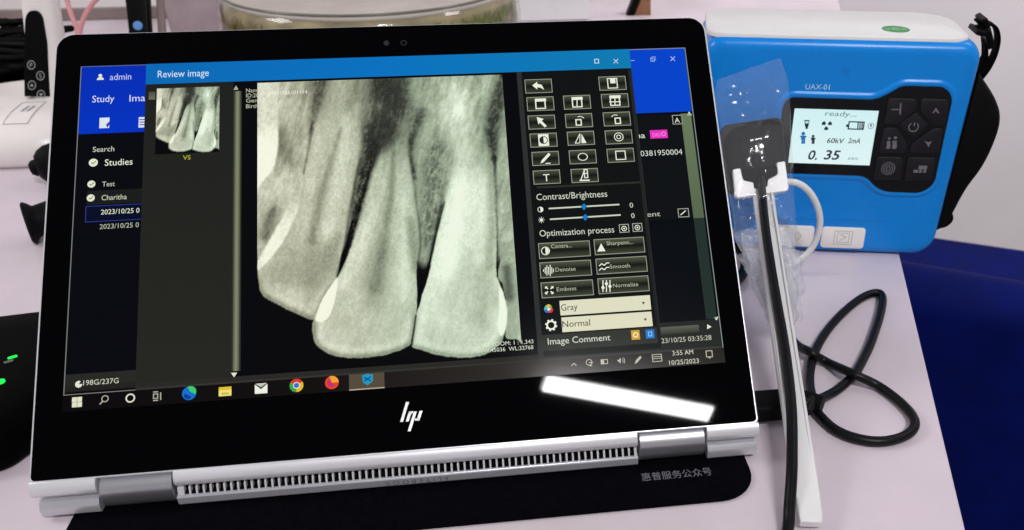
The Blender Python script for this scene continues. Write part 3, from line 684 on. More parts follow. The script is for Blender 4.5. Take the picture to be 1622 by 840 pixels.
for a, c in ((90, (235, 190, 40)), (210, (40, 110, 200)), (330, (210, 50, 60))):
    u.disc((869 + 2.6 * math.cos(math.radians(a)), 490 - 2.6 * math.sin(math.radians(a))), 1.45, c)
u.up(); u.disc((869, 490), .8, (225, 230, 220)); u.pie((869, 490), 2.1, (70, 190, 190), 120, 190); u.pie((869, 490), 2.1, (70, 170, 80), 30, 60)
u.ring((873, 515.5), 2.3, .8, W2)
for k in range(8): a = k * PI / 4 + .2; u.line((873 + 6.5 * math.cos(a), 515.5 + 6.5 * math.sin(a)), (873 + 9.5 * math.cos(a), 515.5 + 9.5 * math.sin(a)), W2, .9)
u.text('Image Comment', (868, 546), (967, 540), 10.5, (215, 222, 205))
u.rect((999, 524), (1014, 538), (205, 160, 50)); u.rect((1022, 523), (1037, 536), (30, 120, 205)); u.up(); u.ring((1006.5, 531), 1.3, .5, (250, 240, 200)); u.outl((1026, 526), (1033, 533), (150, 205, 245), .35)
u.obj('tool_panel', M_screen, scr)

# task bar
u = UI(LID, .36)
t0 = 36.0
u.rectm(-147, -40, 28.8, t0, (6, 4, 4), right=(16, 11, 8)); u.rectm(-40, 60, 28.8, t0, (16, 11, 8), right=(46, 42, 38)); u.rectm(60, 147, 28.8, t0, (46, 43, 38), right=(34, 32, 26)); u.up()
a0 = lpx((553, 602))[0]; a1 = lpx((609, 602))[0]; u.rectm(a0, a1, 28.8, t0, (84, 74, 58)); u.up(); u.rectm(a0, a1, 28.8, 29.3, (180, 170, 150))
for dx in (-4, 4.2):
    for dy in (-4.2, 4): u.rect((122.5 + dx - 3.6, 637.5 + dy - 3.6 - dx * .08), (122.5 + dx + 3.6, 637.5 + dy + 3.6 - dx * .08), (225, 225, 200))
u.ring((167, 632), 1.5, .35, (190, 190, 175)); u.line((163.5, 636), (158.5, 641), (190, 190, 175), .45)
u.ring((207, 631), 2.0, .6, (225, 225, 205)); u.outl((243, 624), (251, 632), (170, 170, 155), .45); u.line((255, 622), (255, 634), (170, 170, 155), .5); u.line((243, 635), (251, 634.4), (170, 170, 155), .5); u.line((243, 621.5), (251, 621), (170, 170, 155), .5)
u.disc((300, 623.5), 3.0, (20, 110, 200)); u.up(); u.pie((302, 621), 2.5, (60, 200, 110), -30, 120); u.pie((298.5, 626.5), 1.7, (10, 60, 150), 150, 330)
u.rect((347, 614), (367, 627), (225, 190, 50)); u.up(); u.rect((347, 619), (367, 627), (240, 225, 120)); u.rect((351, 622.5), (363, 625), (190, 170, 70))
u.rect((404, 610), (424, 623), (235, 238, 225)); u.up(); u.poly([(404, 609.5), (424, 608), (414, 617)], (30, 28, 24)); u.poly([(405, 608.5), (423, 607), (414, 614)], (220, 224, 212))
for k, c in enumerate(((210, 60, 45), (60, 160, 70), (225, 185, 50))): u.pie((470, 611), 3.0, c, 30 + 120 * k, 150 + 120 * k)
u.up(); u.disc((470, 611), 1.5, (230, 232, 225)); u.up(); u.disc((470, 611), 1.15, (50, 110, 200))
u.disc((526, 606.5), 3.0, (225, 70, 40)); u.up(); u.pie((526, 606.5), 3.0, (240, 160, 50), 0, 110); u.pie((525.5, 607), 1.9, (190, 50, 110), 120, 320)
u.poly([(574, 595), (582, 592.5), (591, 594), (591, 604), (582.5, 611), (575, 606)], (30, 150, 195)); u.up(); u.line((577, 598), (588, 604), (15, 70, 100), .5); u.line((588, 597), (577, 604.5), (15, 70, 100), .5)
T_ = (190, 188, 172)
u.line((905, 580), (909, 576), T_, .4); u.line((909, 576), (913, 579.5), T_, .4)
u.ring((933, 574.5), 1.5, .35, T_); u.line((933, 575), (939, 575), T_, .4); u.line((934, 580), (938, 579.6), T_, .4)
u.outl((951, 570), (963, 577), T_, .35); u.rect((952, 571), (957, 576.4), T_)
u.poly([(977, 571), (980, 570.5), (983, 567), (983, 576), (980, 574)], T_); u.ring((983, 572), 1.2, .3, T_, a0=-45, a1=45); u.ring((983, 572), 2.0, .3, T_, a0=-45, a1=45)
u.poly([(1005, 577), (1007, 571), (1014, 564), (1016, 567), (1009, 575)], T_); u.outl((1032, 562), (1049, 573), T_, .35); u.line((1034, 566), (1047, 565), T_, .3); u.line((1034, 569), (1047, 568), T_, .3)
u.text('3:55 AM', (1065, 564), (1098, 561), 7.5, (215, 212, 195)); u.text('10/25/2023', (1060, 579), (1107, 575), 7.5, (215, 212, 195)); u.outl((1117, 556), (1129, 566), T_, .4); u.poly([(1121, 566), (1126, 565.6), (1124, 569)], T_)
u.obj('task_bar', M_screen, scr)

# ------------------------------------------------------------------ x-ray unit
XB = onz(1258, 401); xr = onz(1480, 410); xd = xr - XB; xd /= np.linalg.norm(xd); XBk = np.array([-xd[1], xd[0], 0])
xang = math.atan2(xd[1], xd[0])
def xw(a, z, h): return tuple(XB + xd * a / 1000 - XBk * h / 1000 + np.array([0, 0, z / 1000]))     # a right, z up, h towards the viewer
def xpx(p):
    P = onpl(p[0], p[1], XB, XBk) - XB; return ((P @ xd) * 1000, P[2] * 1000)
XF = {'px': xpx, 'w': xw}
xu = thing('xray_unit', 'blue and white portable dental x-ray unit standing at the corner of the table', 'x-ray unit', tuple(XB + xd * .013 + XBk * .036), xang)
def body_loop(e, rx=0):
    # front outline, narrowing a little to the foot, inset by e
    P = rrect(-70 + e, 96.5 - e - rx, .3 + e, 144 - e, [max(2, 13 - e), max(2, 13 - e), max(2, 11 - e), max(2, 15 - e)], 7)
    return [(a - (4.0 * (1 - z / 144) if a > 13 else -2.0 * (1 - z / 144)), z) for a, z in P]
mb = MB(); mb.loft([[xw(a, z, h) for a, z in body_loop(e, rx)] for e, h, rx in ((8, 0, 0), (5.5, -.4, 0), (3.2, -1.6, 0), (1.4, -3.6, 0), (.4, -6.2, 0), (0, -9, 0), (0, -38, 0), (0, -48, 1.5), (0, -56, 5), (0, -62, 9.5), (0, -67, 15), (.6, -70, 20), (2, -72, 25), (6, -73.5, 29))])
mb.obj('body', M_blue, xu, autos=60)
# raised front panel with a soft step, so the edge catches light
def inset_poly(pts, d):
    n = len(pts); out = []
    A = sum(pts[i][0] * pts[(i + 1) % n][1] - pts[(i + 1) % n][0] * pts[i][1] for i in range(n)); sg = 1 if A > 0 else -1
    for i in range(n):
        p0, p1, p2 = (np.array(pts[k % n], float) for k in (i - 1, i, i + 1))
        d1 = (p1 - p0) / (np.linalg.norm(p1 - p0) + 1e-9); d2 = (p2 - p1) / (np.linalg.norm(p2 - p1) + 1e-9)
        n1 = np.array([-d1[1], d1[0]]) * sg; n2 = np.array([-d2[1], d2[0]]) * sg; b = n1 + n2; b /= max(.35, b @ b / 2 if b @ b > .01 else .35)
        out.append(tuple(p1 + b * d))
    return out
def round_poly(pts, r, seg=5):
    out = []; n = len(pts)
    for i in range(n):
        p0, p1, p2 = (np.array(pts[k % n], float) for k in (i - 1, i, i + 1)); rr = r[i] if isinstance(r, (list, tuple)) else r
        a = p0 - p1; b = p2 - p1; la, lb = np.linalg.norm(a), np.linalg.norm(b); t = min(rr, la * .48, lb * .48); q0 = p1 + a / la * t; q2 = p1 + b / lb * t
        for k in range(seg + 1):
            s_ = k / seg; out.append(tuple((1 - s_) ** 2 * q0 + 2 * s_ * (1 - s_) * p1 + s_ * s_ * q2))
    return out
cp = round_poly([(-19, 58), (38.5, 58), (46, 50.5), (53, 47.6), (75.5, 47.6), (82.5, 54), (82.5, 111), (76.5, 117.2), (51, 117.2), (44, 112), (36.5, 108), (-15, 108), (-19, 103)], [5, 6, 5, 5, 7, 7, 7, 7, 6, 6, 6, 6, 4])
wide = inset_poly(cp, -4.2); mid_ = inset_poly(cp, -2.6)
MB().loft([[xw(a, z, -.3) for a, z in wide], [xw(a, z, 1.1) for a, z in mid_], [xw(a, z, 1.5) for a, z in inset_poly(cp, -1.2)], [xw(a, z, .9) for a, z in inset_poly(cp, -.2)]]).obj('panel_rim', M_blue, xu, autos=50)
pan = MB().loft([[xw(a, z, .2) for a, z in cp], [xw(a, z, 1.2) for a, z in cp], [xw(a, z, 1.35) for a, z in inset_poly(cp, .4)]]).obj('control_panel', mat('panel_black', (.003, .003, .005), .22, spec=.25), xu)
MB().prism([xw(a, z, -.5) for a, z in ((-64, 26.4), (60, 27.6), (60, 26.2), (-64, 25))], [xw(a, z, .5) for a, z in ((-62, 26.1), (59, 27.3), (59, 26.6), (-62, 25.4))]).obj('front_ridge', M_blue, xu)
# white top with sticker
tp_ = [(a, d) for a, d in rrect(-68.5, 89, 3.6, 70, [24, 14, 12, 11], 8)]
def xt(a, d, z): return tuple(XB + xd * a / 1000 + XBk * d / 1000 + np.array([0, 0, z / 1000]))
top = MB().loft([[xt(a, d, 142) for a, d in tp_], [xt(a, d, 144.6) for a, d in tp_], [xt(a, d, 145.3) for a, d in inset_poly(tp_, .8)]]).obj('top_cover', M_white, xu, autos=50)
sc_ = onz(1419, 46, .1455); sa = (sc_ - XB) @ xd * 1000; sd_ = (sc_ - XB) @ XBk * 1000
stk = MB().prism([xt(sa + 8.4 * math.cos(k * PI / 16), sd_ + 8.4 * math.sin(k * PI / 16), 145.32) for k in range(32)], [xt(sa + 8.4 * math.cos(k * PI / 16), sd_ + 8.4 * math.sin(k * PI / 16), 145.45) for k in range(32)]).obj('sticker', M_green, xu)
su = UI({'px': lambda p: p, 'w': lambda a, b, h: xt(sa + a, sd_ + b, 145.5 + h)}, 0)
su.text('检', (-2.4, -2.2), (2.4, -2.2), 4.5, (200, 220, 200), mmh=4.5); su.rectm(-6.5, -3.2, -.2, .5, (0, 0, 0)); su.rectm(3.2, 6.5, -.2, .5, (0, 0, 0)); su.rectm(-5.8, -3.4, -1.6, -1.0, (0, 0, 0)); su.rectm(3.4, 5.8, -1.6, -1.0, (0, 0, 0))
link('sticker_print', su.v, su.f, mat('pale_green_print', (.45, .65, .45), .6), stk)
mu = UI(XF, .12); mu.text('UAX-01', (1275.5, 140.5), (1313.5, 143.5), 9, (0, 0, 0)); link('model_text', mu.v, mu.f, mat('pale_blue_print', (.45, .78, .97), .6), xu)
mk = UI(XF, .1); c_ = xpx((1340, 113)); mk.ring(c_, 2.2, .3, (0, 0, 0), px=False); mk.text('A', (1338, 116), (1342, 116), 5, (0, 0, 0)); link('faint_emblem', mk.v, mk.f, mat('darker_blue_print', (.004, .12, .45), .5), xu)
# lcd
la, lb_, lz0, lz1 = -11.5, 39.8, 65.4, 101.2
u = UI(XF, 1.45)
u.rectm(la, lb_, lz0, lz1, (206, 238, 240), bot=(220, 242, 242)); u.up()
def zp(x, y): return (1230 + x / 4.94, 130 + y / 4.94)
K = (34, 44, 60)
u.text('ready...', zp(375, 262), zp(622, 262), 8, (95, 115, 125), shear=.12)
u.poly([zp(216, 292), zp(256, 292), zp(250, 330), zp(240, 362), zp(226, 362), zp(219, 330)], K); u.up(); u.rect(zp(224, 300), zp(248, 318), (170, 228, 232)); 
for a in (90 + 60, 90 - 60, 270): 
    c = zp(390, 332); m_ = xpx(c)
    u.poly([(m_[0] + r * math.cos(math.radians(a + t)), m_[1] + r * math.sin(math.radians(a + t))) for r, t in ((1.1, -32), (3.2, -28), (3.4, 0), (3.2, 28), (1.1, 32))], K, px=False)
u.outl(zp(562, 300), zp(678, 370), K, .8); u.rect(zp(544, 325), zp(562, 347), K)
for k in range(3): u.line(zp(636 + 16 * k, 304), zp(632 + 16 * k, 366), K, .75)
u.ring(zp(735, 338), 2.0, .35, (90, 120, 130)); u.line(zp(735, 325), zp(735, 350), K, .5); u.disc(zp(736, 332), .6, K)
def person_icon(x, y, s, c):
    u.disc(zp(x, y - 40 * s), 1.15 * s, c, seg=12); u.rect(zp(x - 14 * s, y - 26 * s), zp(x + 14 * s, y + 8 * s), c); u.rect(zp(x - 24 * s, y - 24 * s), zp(x + 24 * s, y - 12 * s), c); u.rect(zp(x - 12 * s, y + 8 * s), zp(x - 2 * s, y + 36 * s), c); u.rect(zp(x + 2 * s, y + 8 * s), zp(x + 12 * s, y + 36 * s), c)
person_icon(207, 440, 1.05, (20, 110, 175)); person_icon(284, 450, .8, K)
u.text('60kV', zp(388, 472), zp(520, 472), 8, (50, 64, 80), shear=.15, bold=.014); u.text('2mA', zp(555, 473), zp(650, 473), 8, (50, 64, 80), shear=.15, bold=.014)
u.text('0.', zp(236, 600), zp(312, 600), 15, (36, 44, 58), shear=.2, bold=.018); u.text('35', zp(364, 600), zp(480, 600), 15, (36, 44, 58), shear=.2, bold=.018); u.text('sec', zp(553, 602), zp(636, 602), 5.5, (110, 130, 140), shear=.1)
u.obj('lcd_display', M_lcd, xu)
# buttons
keys = [[(868, 118), (1092, 125), (1085, 205), (955, 320), (835, 325)], [(1122, 122), (1342, 130), (1312, 335), (1210, 325), (1118, 215)], [(1085, 225), (1180, 330), (1065, 435), (950, 325)],
        [(830, 350), (935, 350), (1015, 470), (1000, 550), (795, 545)], [(1295, 355), (1215, 355), (1045, 480), (1035, 545), (1260, 552)], [(780, 575), (985, 580), (965, 760), (750, 755)], [(1020, 580), (1240, 585), (1208, 762), (990, 768)]]
def zk(p): return xpx(zp(*p))
def key_icon(k):
    i = UI(XF, 2.62); g = (0, 0, 0)
    if k == 0: i.line(zp(890, 205), zp(960, 205), g, .7); i.line(zp(965, 155), zp(960, 245), g, .9)
    if k == 1: i.poly([zp(1240, 190), zp(1210, 235), zp(1225, 232), zp(1238, 215), zp(1252, 232), zp(1266, 235)], g)
    if k == 2: i.ring(zp(1065, 342), 3.2, .7, g, a0=125, a1=415); i.line(zp(1072, 305), zp(1070, 335), g, .7)
    if k == 3:
        for x, s in ((868, .8), (915, 1.0)):
            i.disc(zp(x + 8, 455 - 30 * s), 1.0 * s, g, seg=10); i.rect(zp(x - 12 * s, 458 - 10 * s), zp(x + 16 * s, 475), g); i.rect(zp(x - 12 * s, 475), zp(x - 2, 512), g); i.rect(zp(x + 4, 475), zp(x + 15 * s, 512), g)
    if k == 4: i.poly([zp(1150, 448), zp(1180, 462), zp(1210, 450), (1230 + 1192 / 4.94, 130 + 478 / 4.94), zp(1182, 502), zp(1172, 480)], g)
    if k == 5:
        for r in (1.5, 2.9, 4.3): i.ring(zp(868, 665), r, .5, g, seg=20)
    if k == 6: i.rect(zp(1108, 642), zp(1168, 672), g); i.rect(zp(1112, 672), zp(1126, 700), g); i.rect(zp(1145, 672), zp(1160, 700), g); i.rect(zp(1066, 675), zp(1100, 698), g)
    return i
for k, kp in enumerate(keys):
    pts = round_poly([zk(p) for p in kp], 2.2, 4)
    b = MB().loft([[xw(a, z, 1.3) for a, z in pts], [xw(a, z, 2.2) for a, z in pts], [xw(a, z, 2.5) for a, z in inset_poly(pts, .45)]]).obj('button', M_key, xu, autos=45)
    i = key_icon(k); link('button_icon', i.v, i.f, M_icon, b)
# two pale keys low on the front
for a0, a1, im in ((-19, 11.2, 0), (16.4, 44.8, 1)):
    rr = rrect(a0, a1, 5.6, 20.8, 2.2, 5)
    b = MB().loft([[xw(a, z, -.3) for a, z in rr], [xw(a, z, .9) for a, z in rr], [xw(a, z, 1.3) for a, z in inset_poly(rr, .6)]]).obj('port_cover', M_grey_key, xu, autos=45)
    i = UI(XF, 1.4); cx_ = (a0 + a1) / 2 + (4 if not im else 0)
    if im: i.outlm(cx_ - 6, cx_ + 6, 8.5, 18.5, (0, 0, 0), .35); i.outlm(cx_ - 4, cx_ + 4, 10, 17, (0, 0, 0), .3); i.line((cx_ - 2, 11.5), (cx_ + 2, 14), (0, 0, 0), .4, px=False); i.line((cx_ - 2, 16), (cx_ + 2, 14), (0, 0, 0), .4, px=False)
    else: i.line((cx_, 17), (cx_ + 3, 13.5), (0, 0, 0), .4, px=False); i.line((cx_ + 3, 13.5), (cx_, 10), (0, 0, 0), .4, px=False)
    link('embossed_mark', i.v, i.f, mat('warm_grey_print', (.42, .40, .38), .6), b)
# hand strap on the right side: padded band, thin webbing and buckle
def sband(cl, th, y0, y1, name, m, bev=.0008):
    """band along centre line cl (mm, front view), thickness list th, between depths y0..y1 (mm behind the face)"""
    C2 = np.array(spline(cl, 6)); T2 = np.gradient(C2, axis=0); T2 /= np.linalg.norm(T2, axis=1)[:, None]; N2 = np.stack([-T2[:, 1], T2[:, 0]], 1)
    tt = np.interp(np.linspace(0, 1, len(C2)), np.linspace(0, 1, len(th)), th)
    loops = []
    for c, n, t in zip(C2, N2, tt):
        loops.append([xw(*(c + n * t / 2), -y0), xw(*(c - n * t / 2), -y0), xw(*(c - n * t / 2), -y1), xw(*(c + n * t / 2), -y1)])
    return MB().loft(loops).obj(name, m, xu, bevel=bev)
pad_out = [(96, 128), (103, 119), (110, 111), (116, 103), (119.5, 95), (120.5, 85), (118.5, 70), (115, 58), (110, 47), (107, 38), (105, 30), (102.5, 22), (99, 16), (92.8, 14)]
pad_in = [(92.8, 30), (94.5, 80), (96.2, 118)]
pp = [(a, z) for a, z in pad_out] + pad_in
pp = [tuple(p) for p in spline(pp + [pp[0]], 3)][:-1]
MB().loft([[xw(a, z, h) for a, z in (inset_poly(pp, e) if e else pp)] for e, h in ((3.0, -12), (1.6, -13), (.6, -15), (0, -19), (0, -48), (.6, -52), (1.6, -54), (3.0, -55))]).obj('strap_pad', M_pad, xu, autos=75)
sband([(97, 149), (103, 148.5), (109, 146), (112.3, 139), (112.6, 130), (110.5, 121), (107, 114)], [1.8, 1.8], 27, 37, 'strap_webbing', M_webbing)
sband([(104.5, 139), (106.5, 131), (107, 126), (103.5, 119), (101, 114)], [1.8, 2.4], 27, 37, 'strap_webbing', M_webbing)
sband([(99.5, 152), (102, 147), (105.5, 140), (107.5, 134)], [3.6, 4.0, 4.0, 3.6], 24, 40, 'buckle', M_black)
sband([(94.5, 145.5), (99, 144.5), (103, 146)], [3.2, 3.0], 18, 36, 'strap_anchor', M_black)
sband([(93, 20), (99, 16), (104, 20), (103, 25)], [3.5, 4.5, 4.0], 18, 44, 'strap_anchor', M_black)

# ------------------------------------------------------------------ sensor, its holder and the sleeve
Yt, Yb = .195, .168
sTL, sTR, sBR, sBL = ony(1141, 199, Yt), ony(1239, 184, Yt - .002), ony(1247, 292, Yb), ony(1151, 306, Yb + .001)
SPn = np.cross(sTR - sTL, sBL - sTL); SPn /= np.linalg.norm(SPn)
if SPn[1] > 0: SPn = -SPn
sc0 = (sTL + sTR + sBR + sBL) / 4
def spl(p, h): return tuple(onpl(p[0], p[1], sc0 + SPn * .0, SPn) + SPn * h / 1000)
def px_slab(pts, h0, h1): return MB().prism([spl(p, h0) for p in pts], [spl(p, h1) for p in pts])
hA = onz(1284, 830, .0045); hB = spl((1208, 308), 1.5); hB = np.array(hB)
hdir = (hA - hB) / np.linalg.norm(hA - hB); hx = np.cross(hdir, np.array([0, 0, 1.])); hx /= np.linalg.norm(hx)
if hx[0] < 0: hx = -hx
hn = np.cross(hx, hdir); hn = hn if hn[2] > 0 else -hn
hl = np.linalg.norm(hA - hB)
ds = thing('dental_sensor', 'black intraoral x-ray sensor plate with its cable inside the clear sleeve', 'x-ray sensor', tuple(sc0))
sp = round_poly([(1141, 199), (1239, 184), (1248, 294), (1151, 308)], [12, 14, 14, 14], 6)
MB().loft([[spl(p, h) for p in (sp if not e else [tuple(q) for q in (np.array(sp) * (1 - e) + np.array([1194, 245]) * e)])] for h, e in ((-4.5, .03), (-3.5, 0), (-.8, 0), (.2, .03))]).obj('sensor_plate', M_black, ds, autos=50)
boss = round_poly([(1172, 274), (1228, 266), (1229, 279), (1214, 288), (1213, 300), (1192, 303), (1191, 291), (1175, 288)], 4, 3)
px_slab(boss, .0, 6.0).obj('cable_boss', M_black_soft, ds, bevel=.0006)
def hp(t, off=0.0, up=0.0): return hB + hdir * hl * t + hx * off / 1000 + hn * up / 1000
cpts = [spl((1203, 284), 5.5)]
for px_, py_ in ((1208, 315), (1213, 365), (1221, 420), (1231, 480), (1241.5, 540), (1249.5, 600), (1254, 655), (1254.8, 705), (1254, 752)): cpts.append(onpl(px_, py_, hp(.3, 0, 5.2), hn))
for px_, py_, z_ in ((1250.5, 803, .0085), (1247, 845, .0042), (1228, 920, .0028), (1200, 1000, .0028)): cpts.append(onz(px_, py_, z_))
MB().tube(spline(cpts, 10), .0026, 12).obj('cable', M_black_shine, ds, smooth=True)
sh_ = thing('sensor_holder', 'white plastic sensor holder with long flat handle under the black cable', 'sensor holder', tuple(hA))
clip = round_poly([(1159, 272), (1171, 270), (1176, 289), (1190, 292), (1214, 288), (1229, 280), (1228, 261), (1241, 259), (1247, 302), (1244, 306), (1166, 317), (1163, 313)], 2.5, 3)
px_slab(clip, .6, 5.2).obj('clip', M_white, sh_, bevel=.0008)
wloops = []
for t, wl, wr, th in ((0, 6.4, 6.6, 2.5), (.1, 6.2, 6.2, 2.6), (.3, 6.1, 5.8, 2.8), (.5, 6.2, 6.0, 3.2), (.75, 5.6, 5.8, 3.8), (.95, 5.4, 5.7, 4.2), (.985, 5.2, 5.5, 3.6), (1.0, 4.6, 4.8, 2.4)):
    r_ = rrect(-wl, wr, -th, th * .62, 1.4, 4); wloops.append([hp(t, a, b) for a, b in r_])
MB().loft(wloops).obj('handle', M_white, sh_, autos=40)
# two small flanges make the channel the cable lies in
for sgn in (-1, 1):
    MB().loft([[hp(t, sgn * a, b) for a, b in ((3.6, 1.0), (5.5, 1.0), (5.2, 3.4 - .8 * t), (3.9, 3.4 - .8 * t))] for t in (.01, .2, .4, .6, .8, .95)]).obj('channel_flange', M_white, sh_, bevel=.0003)
rp_ = [ony(x, y, .170) for x, y in ((1238, 288), (1262, 290), (1281, 303), (1294, 325), (1299, 350), (1294, 377), (1282, 398), (1266, 412), (1244, 424))]
MB().tube(spline(rp_, 6), .0021, 10).obj('aiming_ring', M_white, sh_, smooth=True)

# clear sleeve
m = bpy.data.materials.new('clear_crinkled_film'); m.use_nodes = True; t_ = m.node_tree
for n in list(t_.nodes): t_.nodes.remove(n)
out = t_.nodes.new('ShaderNodeOutputMaterial'); tr = t_.nodes.new('ShaderNodeBsdfTransparent'); gb = t_.nodes.new('ShaderNodeBsdfGlossy'); df = t_.nodes.new('ShaderNodeBsdfDiffuse')
m1 = t_.nodes.new('ShaderNodeMixShader'); m2 = t_.nodes.new('ShaderNodeMixShader')
tr.inputs['Color'].default_value = (.985, .988, .992, 1); gb.inputs['Roughness'].default_value = .12; gb.inputs['Color'].default_value = (1, 1, 1, 1); df.inputs['Color'].default_value = (.85, .87, .9, 1)
nz = t_.nodes.new('ShaderNodeTexNoise'); nz.inputs['Scale'].default_value = 260; nz.inputs['Detail'].default_value = 6; nz.inputs['Distortion'].default_value = 1.5
co = t_.nodes.new('ShaderNodeTexCoord'); t_.links.new(co.outputs['Object'], nz.inputs['Vector'])
bp = t_.nodes.new('ShaderNodeBump'); bp.inputs['Strength'].default_value = .07; bp.inputs['Distance'].default_value = .0005; t_.links.new(nz.outputs[0], bp.inputs['Height'])
t_.links.new(bp.outputs[0], gb.inputs['Normal'])
m1.inputs[0].default_value = .038; t_.links.new(tr.outputs[0], m1.inputs[1]); t_.links.new(df.outputs[0], m1.inputs[2])
schlick(t_, .024, m2.inputs[0]); t_.links.new(m1.outputs[0], m2.inputs[1]); t_.links.new(gb.outputs[0], m2.inputs[2]); t_.links.new(m2.outputs[0], out.inputs[0])
M_film = m
rows = [((1134, 129), (1238, 93), .196, .7), ((1132, 160), (1248, 125), .194, 3), ((1138, 195), (1250, 165), .190, 6), ((1144, 240), (1254, 215), .184, 9), ((1150, 290), (1257, 280), .172, 11), ((1157, 340), (1258, 335), .156, 11), ((1168, 390), (1259, 385), .137, 10), ((1184, 430), (1260, 430), .1195, 9), ((1198, 465), (1262, 465), .106, 8), ((1212, 492), (1257, 496), .0965, 6.5), ((1216, 516), (1254, 520), .089, 6.2)]
R_ = len(rows); NR, NS = 170, 120
Lx = np.array([ony(*r[0], r[2]) for r in rows]); Rx = np.array([ony(*r[1], r[2]) for r in rows]); Bz = np.array([r[3] for r in rows])
def interp(A, t):
    x = np.arange(R_); return np.array([np.interp(t, x, A[:, k]) for k in range(3)])
M_bunch = M_film.copy(); M_bunch.name = 'bunched_clear_film'
for n in M_bunch.node_tree.nodes:
    if n.type == 'MIX_SHADER' and not n.inputs[0].is_linked: n.inputs[0].default_value = .18
    if n.type == 'MATH' and n.operation == 'MULTIPLY_ADD': n.inputs[2].default_value = .045
vv = []; ff_ = []; fm_ = []
def film_layer(t0, t1, shrink, seed, nr, ns, extra):
    base_ = len(vv)
    for i in range(nr):
        t = t0 + i / (nr - 1) * (t1 - t0); l = interp(Lx, t); r = interp(Rx, t); b = np.interp(t, np.arange(R_), Bz) * shrink
        ax = (r - l) / np.linalg.norm(r - l); nrm = np.array([0, -.75, .66]); nrm = nrm - ax * (nrm @ ax); nrm /= np.linalg.norm(nrm)
        for k in range(ns):
            a = 2 * PI * k / ns; c, s_ = math.cos(a), math.sin(a)
            P = (l + r) / 2 + (r - l) / 2 * c * shrink + nrm * (b * .001 * s_)
            q_ = Vector((P[0] * 62, P[1] * 38, P[2] * 38)) + Vector((seed * 3.1, seed * 1.7, 0)); amp = float(np.interp(t, [0, 1.2, 2.0, 3.4, 4.2, 6, 10], [.0016, .0015, .0005, .0004, .0017, .0032, .0042])) * extra; wts = (.9, .6, .34) if t < 5 else (.7, .8, .65)
            if t > 5.5: q_ = q_ * 1.35
            # sharp folds: ridged noise at three sizes gives flat facets meeting in creases
            n1 = sum(wt * (1 - 2.4 * abs(noise.noise(q_ * fq + Vector((k_, 2 * k_, 5))))) for k_, (fq, wt) in enumerate(((.8, wts[0]), (2.0, wts[1]), (4.6, wts[2]))))
            edge = .55 + .45 * abs(s_)
            P = P + nrm * (n1 * amp * edge) + ax * (noise.noise(q_ * 1.1 + Vector((9, 2, 4))) * .0016 * (1 + .6 * max(0, t - 5)))
            vv.append(P)
    for i in range(nr - 1):
        for k in range(ns):
            ff_.append((base_ + i * ns + k, base_ + i * ns + (k + 1) % ns, base_ + (i + 1) * ns + (k + 1) % ns, base_ + (i + 1) * ns + k)); fm_.append(1 if t0 + i / (nr - 1) * (t1 - t0) > 5.6 else 0)
    return base_
film_layer(0, 10, 1.0, 0, 170, 120, 1.0)
ff_.append(tuple(range(120))); fm_.append(0)
# the film is twisted and bunched in folds round the handle
film_layer(5.6, 9.9, .86, 1, 90, 90, 1.3)
film_layer(6.4, 9.6, 1.08, 2, 80, 90, 1.5)
sl = link('plastic_sleeve', vv, ff_, [M_film, M_bunch], smooth=True, fmat=fm_)
tag(sl, 'clear crinkled plastic sleeve wrapped around the black sensor and holder', 'plastic sleeve')

# ------------------------------------------------------------------ cables on the table
uc = thing('usb_cable', 'black cable looped and tied on the table, its plug in the laptop side', 'cable', (.2, .03, 0))
MB().loft([[(x, .0272 + a, .0075 + b) for a, b in rrect(-w_, w_, -h_, h_, .0015, 4)] for x, w_, h_ in ((.1595, .0072, .0040), (.1605, .0078, .0045), (.180, .0078, .0045), (.1835, .0066, .0040), (.1845, .005, .003))]).obj('plug', M_black_soft, uc, autos=40)
cab = [(.1838, .0272, .0070), (.190, .0285, .0045)] + [tuple(onz(x, y, z)) for x, y, z in ((1284, 640, .004), (1300, 660, .003), (1325, 682, .003), (1362, 696, .003), (1402, 699, .003), (1438, 688, .003), (1449, 668, .003), (1430, 641, .003), (1392, 612, .0032), (1350, 592, .0075), (1310, 574, .0030), (1283, 558, .0075), (1262, 546, .0032), (1243, 520, .0028), (1234, 480, .0028), (1226, 440, .0028), (1220, 408, .0028))]
MB().tube(spline(cab, 10), .0025, 12).obj('cord', M_black_shine, uc, smooth=True)
cab2 = [tuple(onz(x, y, z)) for x, y, z in ((1278, 652, .0078), (1286, 634, .0085), (1283, 612, .0060), (1283, 590, .0040), (1290, 560, .0032), (1308, 527, .0030), (1335, 496, .0030), (1365, 472, .0030), (1388, 464, .0030), (1398, 472, .0030), (1394, 500, .0030), (1379, 545, .0030), (1362, 580, .0032), (1352, 595, .0035), (1330, 615, .0030), (1308, 628, .0036), (1284, 637, .0085), (1268, 640, .0085))]
MB().tube(spline(cab2, 10), .0025, 12).obj('cord', M_black_shine, uc, smooth=True)
ti = onz(1285, 637, .006)
MB().tube([ti + np.array([-.0045, .0035, 0]), ti + np.array([-.001, .001, .0]), ti + np.array([.0045, -.0035, 0])], [.0046, .0052, .0046], 20).obj('cable_tie', M_black_soft, uc, autos=50)
bc_ = MB().tube(spline([onz(*p, .0035) for p in ((1110, 395), (1140, 386), (1160, 388), (1172, 396), (1178, 408), (1180, 422), (1172, 440), (1150, 455), (1110, 462))], 8), .0033, 10).obj('power_cord', M_black_shine, smooth=True)
tag(bc_, 'black cord curving out from behind the laptop beside the sleeve', 'cord')

